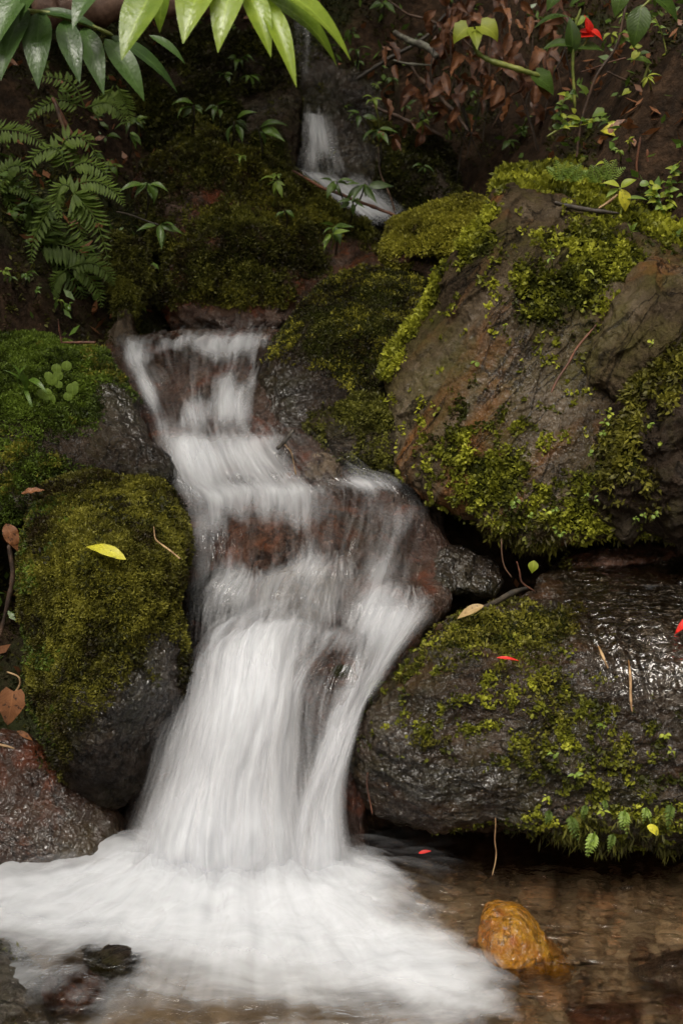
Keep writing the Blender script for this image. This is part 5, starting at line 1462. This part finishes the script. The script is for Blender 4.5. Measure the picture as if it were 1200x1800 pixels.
twig('brown fallen stick lying across the white chute', [(512, 300), (560, 325), (620, 350), (665, 368), (712, 386)], [5.5, 5.4, 5.32, 5.3, 5.25], (2.5, 4, 4, 3.5), 'redtwig', 'stick', cat='stick')
twig('thin curved woody stem right of the chute', [(664, 258), (668, 300), (680, 330), (694, 372)], 5.45, (1.6, 2.6), 'twig')
twig('thick lichen covered branch stub before the back bank', [(692, 55), (720, 72), (748, 82), (766, 100)], [5.9, 5.8, 5.75, 5.7], (6, 8, 7), 'lichen', 'branch', cat='branch')
twig('grey forked twig under the lichen branch', [(690, 105), (720, 112), (768, 116)], 5.8, (2, 3, 2), 'lichen')
twig('long brown branch slanting down toward the mossy boulder', [(718, 112), (745, 145), (785, 185), (822, 230)], [5.9, 5.8, 5.7, 5.6], (3, 5, 5, 4), 'twig', 'branch', cat='branch')
twig('pale thin branch crossing the top of the dead leaves', [(670, -5), (720, 25), (770, 42), (800, 60)], 5.7, (2, 3, 2), 'twig')
twig('dark leaning branch left of the long brown branch', [(625, 140), (680, 105), (740, 70), (790, 20)], 6.0, (5, 4), 'darkstem', 'branch', cat='branch')
twig('dark fallen stick behind the sprigs right of the top fall', [(650, 185), (700, 205), (780, 240)], 5.8, (3, 5, 4), 'twig', 'stick', cat='stick')
twig('reddish twig across the plants at upper right', [(1020, 125), (1060, 112), (1100, 100)], 4.9, (1.5, 2), 'redtwig')
twig('short brown twig under the vine stem at right', [(1065, 125), (1095, 138), (1120, 148)], 4.9, (2, 3), 'twig')
twig('dark stick lying on the top edge of the huge slab', [(975, 356), (1010, 364), (1050, 370), (1088, 374)], 4.27, (3.5, 6, 6, 3), 'darkstem', 'stick', cat='stick')
twig('pale broken twig on the slab top', [(1050, 365), (1070, 354), (1084, 343)], 4.3, (2, 3.5, 2.5), 'straw')
twig('red brown twig resting on the face of the huge slab', [(966, 688), (1000, 634), (1030, 590), (1046, 570)], [3.68, 3.74, 3.8, 3.82], (2.5, 3, 2), 'redtwig')
twig('tan dry root on the right of the olive moss boulder', [(268, 922), (274, 945), (288, 958), (300, 968), (316, 982)], [3.27, 3.25, 3.2, 3.17, 3.14], (1.4, 2, 2.4, 2), 'straw', 'root', cat='root')
twig('thin orange twig standing upright on the green mound by the upper pool', [(103, 562), (105, 582), (110, 600)], 4.4, (1.6, 2.2), 'redtwig')
twig('orange wet stick lying at the left end of the upper pool', [(108, 600), (140, 602), (168, 604)], 4.42, (2, 4, 3), 'redtwig', 'stick', cat='stick')
twig('long pale straw on the wet right end of the ledge', [(1103, 1160), (1106, 1190), (1109, 1220), (1112, 1250)], [3.05, 3.0, 2.98, 2.96], (2, 4, 4, 2), 'straw', 'straw', cat='straw')
twig('short pale straw on the ledge beside the longer one', [(1050, 1133), (1058, 1150), (1068, 1172)], [3.1, 3.06, 3.04], (2, 4, 2), 'straw', 'straw', cat='straw')
twig('thin dry root hanging from the ledge lip into the pool', [(871, 1435), (871, 1475), (874, 1500), (866, 1540)], 2.9, (2, 1.6, 2.2, 1.4), 'straw', 'root', cat='root')
twig('short hanging twig at the left end of the ledge', [(644, 1358), (643, 1385), (653, 1432)], 2.97, (2, 2.4, 1.4), 'redtwig')
twig('dark broken branch lying on the ledge behind its moss', [(842, 1072), (868, 1058), (900, 1042), (930, 1032)], [3.3, 3.36, 3.42, 3.45], (5, 8, 7, 4), 'darkstem', 'branch', cat='branch')
twig('curved reddish root hanging under the huge slab', [(905, 985), (912, 1005), (918, 1025), (940, 1040)], 3.42, (2, 2.6, 2), 'redtwig', 'root', cat='root')
twig('thin root under the huge slab beside the yellow green leaf', [(880, 945), (884, 990), (900, 1015)], 3.45, (1.6, 2, 1.6), 'twig', 'root', cat='root')
twig('brown dead branch leaning at the left of the ferns', [(92, 170), (112, 205), (128, 240)], 4.65, (4, 5, 4), 'redtwig', 'branch', cat='branch')
twig('curling brown vine stem at the left edge beside the moss boulder', [(16, 960), (22, 1010), (14, 1060), (-2, 1120)], 3.25, (5, 6, 5), 'twig', 'vine', cat='vine')
twig('pale dry stalk on the low reddish rock at the left edge', [(-10, 1308), (10, 1310), (26, 1313)], 3.15, (2, 3, 2), 'straw', 'straw', cat='straw')
twig('yellowish curved stalk in the dark gap left of the moss boulder', [(14, 1182), (34, 1190), (36, 1204), (24, 1220)], 3.2, (2, 2.4, 2), 'straw', 'stalk', cat='stalk')
twig('dark wet stick stuck in the water below the centre boulder', [(486, 790), (500, 775), (518, 756)], [3.9, 3.95, 4.0], (4, 6, 4), 'darkstem', 'stick', cat='stick')
twig('thin bent straw in the water over the tan sloping stone', [(498, 782), (512, 800), (520, 835)], 3.88, (1.2, 1.4), 'straw', 'straw', cat='straw')
for i in range(26):
    x0, y0 = rng.uniform(760, 1010), rng.uniform(-10, 170)
    twig('thin dark root hanging down the shadowed back bank among the dead leaves', [(x0, y0), (x0 + rng.normal() * 12, y0 + 50), (x0 + rng.normal() * 22, y0 + rng.uniform(90, 170))], rng.uniform(5.6, 6.0), (1.2, 2.0, 1.0), 'twig' if i % 3 else 'darkstem', 'root', cat='root', group='roots down the back bank')

# fallen log at the very top left
V_, F_, uv_ = tube(PX([(60, 20), (190, 15), (330, 8), (560, 2)], [5.6, 5.7, 5.85, 6.1]), np.array([26, 25, 20, 16]) * mpp(5.7), 14, 40, .02)
tag(mesh('fallen_log', V_, F_, M['log'], None, True, {'tint': np.full(len(V_), .5)}, uv_, V_[0]), 'fallen reddish log behind the ginger leaves', 'log')

# dead leaves
for i in range(150):
    if i < 105:
        qx, qy = rng.uniform(765, 1000), rng.uniform(-20, 215) * rng.uniform(.5, 1)
        lab, gp = 'dry brown leaf hanging in the curtain of dead leaves on the back bank', 'dead leaves hanging on the back bank'
    else:
        qx, qy = rng.uniform(640, 830), rng.uniform(0, 250)
        lab, gp = 'dry brown leaf caught on the shadowed bank left of the dead leaf curtain', 'dead leaves caught on the dark bank'
    Y_ = rng.uniform(5.45, 5.95)
    ln = rng.uniform(18, 50)
    a = R(rng.normal() * 34)
    l_ = one_leaf((qx, qy), (qx + ln * math.sin(a), qy + ln * math.cos(a)), Y_, ln * rng.uniform(.3, .6), M['dead'], None, 'dead_leaf', Yt=Y_ - rng.uniform(-.05, .12), shape=['tip', 'lance', 'oval'][i % 3], bend=rng.uniform(-.2, .4), fold=rng.uniform(.1, 1.2), twist=rng.normal() * .6, nrm=(rng.normal() * .5, -.9, .3), wave=.1, nl=10, tint=rng.random() ** 1.5, origin=at(qx, qy, Y_))
    tag(l_, lab, 'leaf', gp)


def fallen(label, b, t, Y, w, mat, name='fallen_leaf', **kw):
    return tag(one_leaf(b, t, Y, w, M[mat], None, name, origin=at(b[0], b[1], Y), **kw), label, 'leaf')


fallen('yellow leaf with dark specks lying on the olive moss boulder', (222, 984), (152, 962), 3.1, 27, 'yellow', Yt=3.16, nrm=(.1, -.6, .8), bend=.12, fold=.15, tint=.5, wave=.03)
fallen('curled tan leaf beside the dark branch on the ledge', (850, 1064), (803, 1088), 3.24, 20, 'tanleaf', bend=.1, tint=.6)
fallen('red leaf on the ledge water at the right edge', (1215, 1085), (1184, 1116), 3.14, 16, 'petal', tint=.4, shape='tip')
fallen('small red flake on the front of the ledge', (872, 1156), (912, 1162), 3.06, 7, 'petal', tint=.2)
fallen('red scrap floating in the shade under the ledge', (735, 1500), (758, 1496), 3.05, 8, 'petal')
fallen('large wrinkled brown dead leaf at the left edge below the moss boulder', (24, 1215), (14, 1275), 3.12, 50, 'dead', shape='heart', wave=.03, tint=.9, nrm=(.2, -.9, .3))
fallen('folded tan brown dead leaf at the left edge near the top of the moss boulder', (10, 920), (32, 970), 3.3, 30, 'dead', shape='tip', wave=.06, tint=.8, nrm=(.4, -.9, .3))
fallen('dull orange dead leaf on top of the olive moss boulder', (38, 868), (80, 862), 3.5, 14, 'dead', wave=.1, tint=.9)
fallen('bright yellow leaf hanging under the right end of the ledge', (1136, 1452), (1156, 1466), 2.9, 18, 'yellow', shape='oval', tint=.6)
fallen('yellow green leaf hanging under the huge slab', (938, 985), (934, 1008), 3.45, 20, 'lime', shape='tip', tint=.2)
fallen('orange brown dead leaf on the low reddish rock at the left', (30, 1285), (58, 1302), 3.14, 12, 'dead', tint=1)

# leafy liverwort and small plants dangling from the ledge
for i, (qx, qy, ln) in enumerate([(1045, 1480, 36), (1078, 1478, 26), (1002, 1450, 34), (965, 1435, 24), (1097, 1440, 34), (1030, 1425, 22), (1135, 1430, 22), (1180, 1430, 36), (1062, 1415, 20)]):
    ff = empty('fernlet', at(qx, qy, 2.93), 'brightest hanging green fernlet under the ledge lip' if i == 0 else 'small green fernlet hanging under the ledge lip', 'fern', None if i == 0 else 'fernlets under the ledge lip')
    for q in range(2 if i else 3):
        ex = qx + rng.uniform(-.5, .5) * ln
        frond(ff, [(qx, qy - ln * .5), ((qx + ex) / 2, qy), (ex, qy + ln * rng.uniform(.6, 1))], [2.95, 2.91, 2.92], ln * .34, 7, M['herb_light'] if i in (0, 4, 6) else M['fern'], droop=.6, dens_w=.34, tint=.9 if i == 0 else None)
for i, (qx, qy) in enumerate([(1060, 1275), (1168, 1290), (975, 1325), (960, 1400), (1010, 1360), (1180, 1320), (760, 1310), (740, 1300), (780, 1315), (1060, 1425)]):
    if i < 6 or i == 9:
        Yl = {0: 2.95, 1: 2.95}.get(i, 2.9)
        herb('tiny bright plantlet growing on the front of the ledge', qx, qy, rng.uniform(10, 16), Yl, 4, 'lime' if i % 2 else 'herb_light', a0=rng.uniform(-260, -160), a1=rng.uniform(0, 60), wid=.5, group='plantlets on the ledge front', name='plantlet')
for i, (qx, qy, y_) in enumerate([(1068, 722, 3.5), (1062, 742, 3.5), (1058, 760, 3.5), (1035, 796, 3.55), (1072, 728, 3.5), (978, 932, 3.56), (985, 938, 3.56), (905, 880, 3.6), (960, 900, 3.58), (975, 895, 3.57), (1030, 870, 3.5), (1045, 878, 3.5), (1158, 778, 3.42), (1150, 905, 3.42), (1130, 905, 3.42), (1115, 910, 3.42), (885, 570, 3.86), (835, 635, 3.92), (900, 888, 3.6), (930, 905, 3.58), (1145, 600, 3.6), (1140, 745, 3.46)]):
    herb('small round leaved plantlet on the right hand slabs', qx, qy, rng.uniform(7, 11), y_, 3, 'lime' if i % 4 == 0 else 'herb_light', a0=rng.uniform(-260, -120), a1=rng.uniform(0, 120), wid=.75, shape='oval', group='plantlets dotted over the right slabs', name='plantlet')

# leaf litter and low greenery on the dark banks
Vg_, Ng_ = GROUND['V'], GROUND['N']
gw = ((Vg_[:, 1] > 3.4) & (Vg_[:, 1] < 8) & (np.abs(Vg_[:, 0]) < 3)).astype(float)
P, N, _ = sample(GROUND, 2600, gw * sstep(-.1, .35, fbm(Vg_ * 2.3 + 4, 3)), .2)
Vl, Fl, tl = leaf_cards(P + N * .015, .03, .3)
o = mesh('leaf_litter', Vl, Fl, M['dead'], None, False, {'tint': tl * .35})
o['kind'] = 'stuff'
gw2 = gw * sstep(-.05, .3, fbm(Vg_ * 1.7 + 9, 3))
P, N, _ = sample(GROUND, 3000, gw2, .3)
Vl, Fl, tl = leaf_cards(P + N * .04 + rng.normal(size=P.shape) * .025, .024, .2)
o = mesh('undergrowth', Vl, Fl, M['herb'], None, False, {'tint': tl * .5})
o['kind'] = 'stuff'
gw3 = ((Vg_[:, 1] > 3.2) & (Vg_[:, 1] < 8) & (np.abs(Vg_[:, 0]) < 3)).astype(float)
P, N, w_ = sample(GROUND, 34000, gw3 * np.clip(GROUND['moss'], 0, 1), .25)
Vb, Fb, tb_ = blades(P, N, .024, .005, 4, .9, .3, np.clip(.3 + .3 * fbm(P * 6, 3), 0, 1))
o = mesh('bank_moss', Vb, Fb, M['moss_dim'], None, False, {'tint': tb_})
o['kind'] = 'stuff'

# small sprigs dotted over the dark banks
n_done = 0
for i in range(400):
    qx, qy = (rng.uniform(-20, 260), rng.uniform(120, 560)) if i % 2 else (rng.uniform(600, 1210), rng.uniform(-10, 290))
    ys = np.linspace(4.2, 7.5, 200)
    pts_ = at(qx, qy, ys)
    hit = np.nonzero(pts_[:, 2] < terr(pts_[:, 0], pts_[:, 1]) + .05)[0]
    if len(hit) == 0:
        continue
    Yh = ys[hit[0]] - .1
    if Yh < 4.4 or (750 < qx < 1000 and rng.random() < .7):
        continue
    herb('small green sprig growing on the dark bank at the back', qx, qy, rng.uniform(12, 28), Yh, int(rng.integers(3, 6)), ['herb', 'herb', 'herb_light', 'lime'][int(rng.integers(0, 4))] if qx > 950 else ['herb', 'herb', 'herb', 'herb_light'][int(rng.integers(0, 4))], a0=rng.uniform(-200, -120), a1=rng.uniform(-40, 60), wid=rng.uniform(.25, .5), group='sprigs on the dark banks', name='sprig')
    n_done += 1
    if n_done >= 70:
        break

# more ferns on the left bank and tangled lime greenery at the upper right
for lab, fr_, y_, lm, tn in [
    ('pale arching fern behind the dark ginger leaves', [[(150, 190), (110, 175), (70, 190), (40, 225)], [(150, 190), (130, 150), (90, 135), (50, 140)], [(150, 190), (185, 180), (210, 195), (225, 225)]], 5.0, 20, .5),
    ('low fern hanging over the dark hollow above the green mound', [[(120, 470), (150, 480), (172, 510), (180, 545)], [(120, 470), (100, 490), (90, 520), (92, 555)], [(120, 470), (160, 462), (190, 480), (200, 505)]], 4.75, 20, .4),
    ('feathery fern half hidden at the left edge under the single frond', [[(-10, 330), (20, 320), (50, 335), (70, 370)], [(-10, 330), (15, 350), (30, 390), (32, 430)], [(-10, 330), (10, 300), (30, 290), (60, 300)]], 4.8, 22, .3),
    ('brownish drooping fern under the middle ginger leaves', [[(205, 150), (215, 170), (225, 195), (232, 222)], [(200, 150), (190, 170), (176, 190), (168, 205)]], 5.3, 18, .9)]:
    ff = empty('fern', at(fr_[0][0][0], fr_[0][0][1], y_), lab, 'fern')
    for pts in fr_:
        frond(ff, pts, y_, lm, 15, M['fern'], dens_w=.28, tint=tn)
for lab, stems, Y_, seed_ in [
    ('tangle of thin lime leaved stems in front of the shrub, highest at the right edge', [[(1175, 230), (1150, 150), (1120, 90), (1090, 60)], [(1175, 230), (1180, 150), (1165, 70), (1150, 30)]], 4.75, 1),
    ('trailing lime leaved stem above the dark hollow behind the slab', [[(960, 240), (1010, 215), (1060, 212), (1110, 232)], [(990, 226), (985, 190), (1000, 165)]], 4.8, 2),
    ('bushy lime sprigs at the right end of the moss top', [[(1180, 380), (1175, 330), (1190, 290)], [(1180, 380), (1150, 350), (1140, 322)], [(1180, 380), (1205, 340), (1215, 300)]], 4.4, 3),
    ('green leafy stems between the vine and the right edge', [[(1200, 330), (1195, 270), (1180, 215), (1185, 170)], [(1198, 300), (1170, 262), (1155, 240)]], 4.7, 4)]:
    gs = np.random.default_rng(seed_)
    rt = empty('sprig', at(stems[0][0][0], stems[0][0][1], Y_), lab, 'plant')
    for pts in stems:
        stem_part(pts, Y_, (1.6, 1.0), M['stem'], rt)
        Q = catmull(np.array(pts, float), 12)
        for q in Q[2:]:
            for sg in (-1, 1):
                if gs.random() < .25:
                    continue
                a = gs.uniform(.2, 1.2)
                l_ = gs.uniform(10, 22)
                one_leaf(q, (q[0] + sg * l_ * math.cos(a), q[1] + l_ * math.sin(a) * gs.uniform(-.5, 1)), Y_, l_ * gs.uniform(.4, .75), M[['lime', 'herb_light', 'herb'][int(gs.integers(0, 3))]], rt, Yt=Y_ - gs.uniform(-.02, .04), shape=['tip', 'heart', 'oval'][int(gs.integers(0, 3))], bend=gs.uniform(0, .25), fold=gs.uniform(.1, .5), nrm=(gs.normal() * .3, -.7, .6), nl=8)
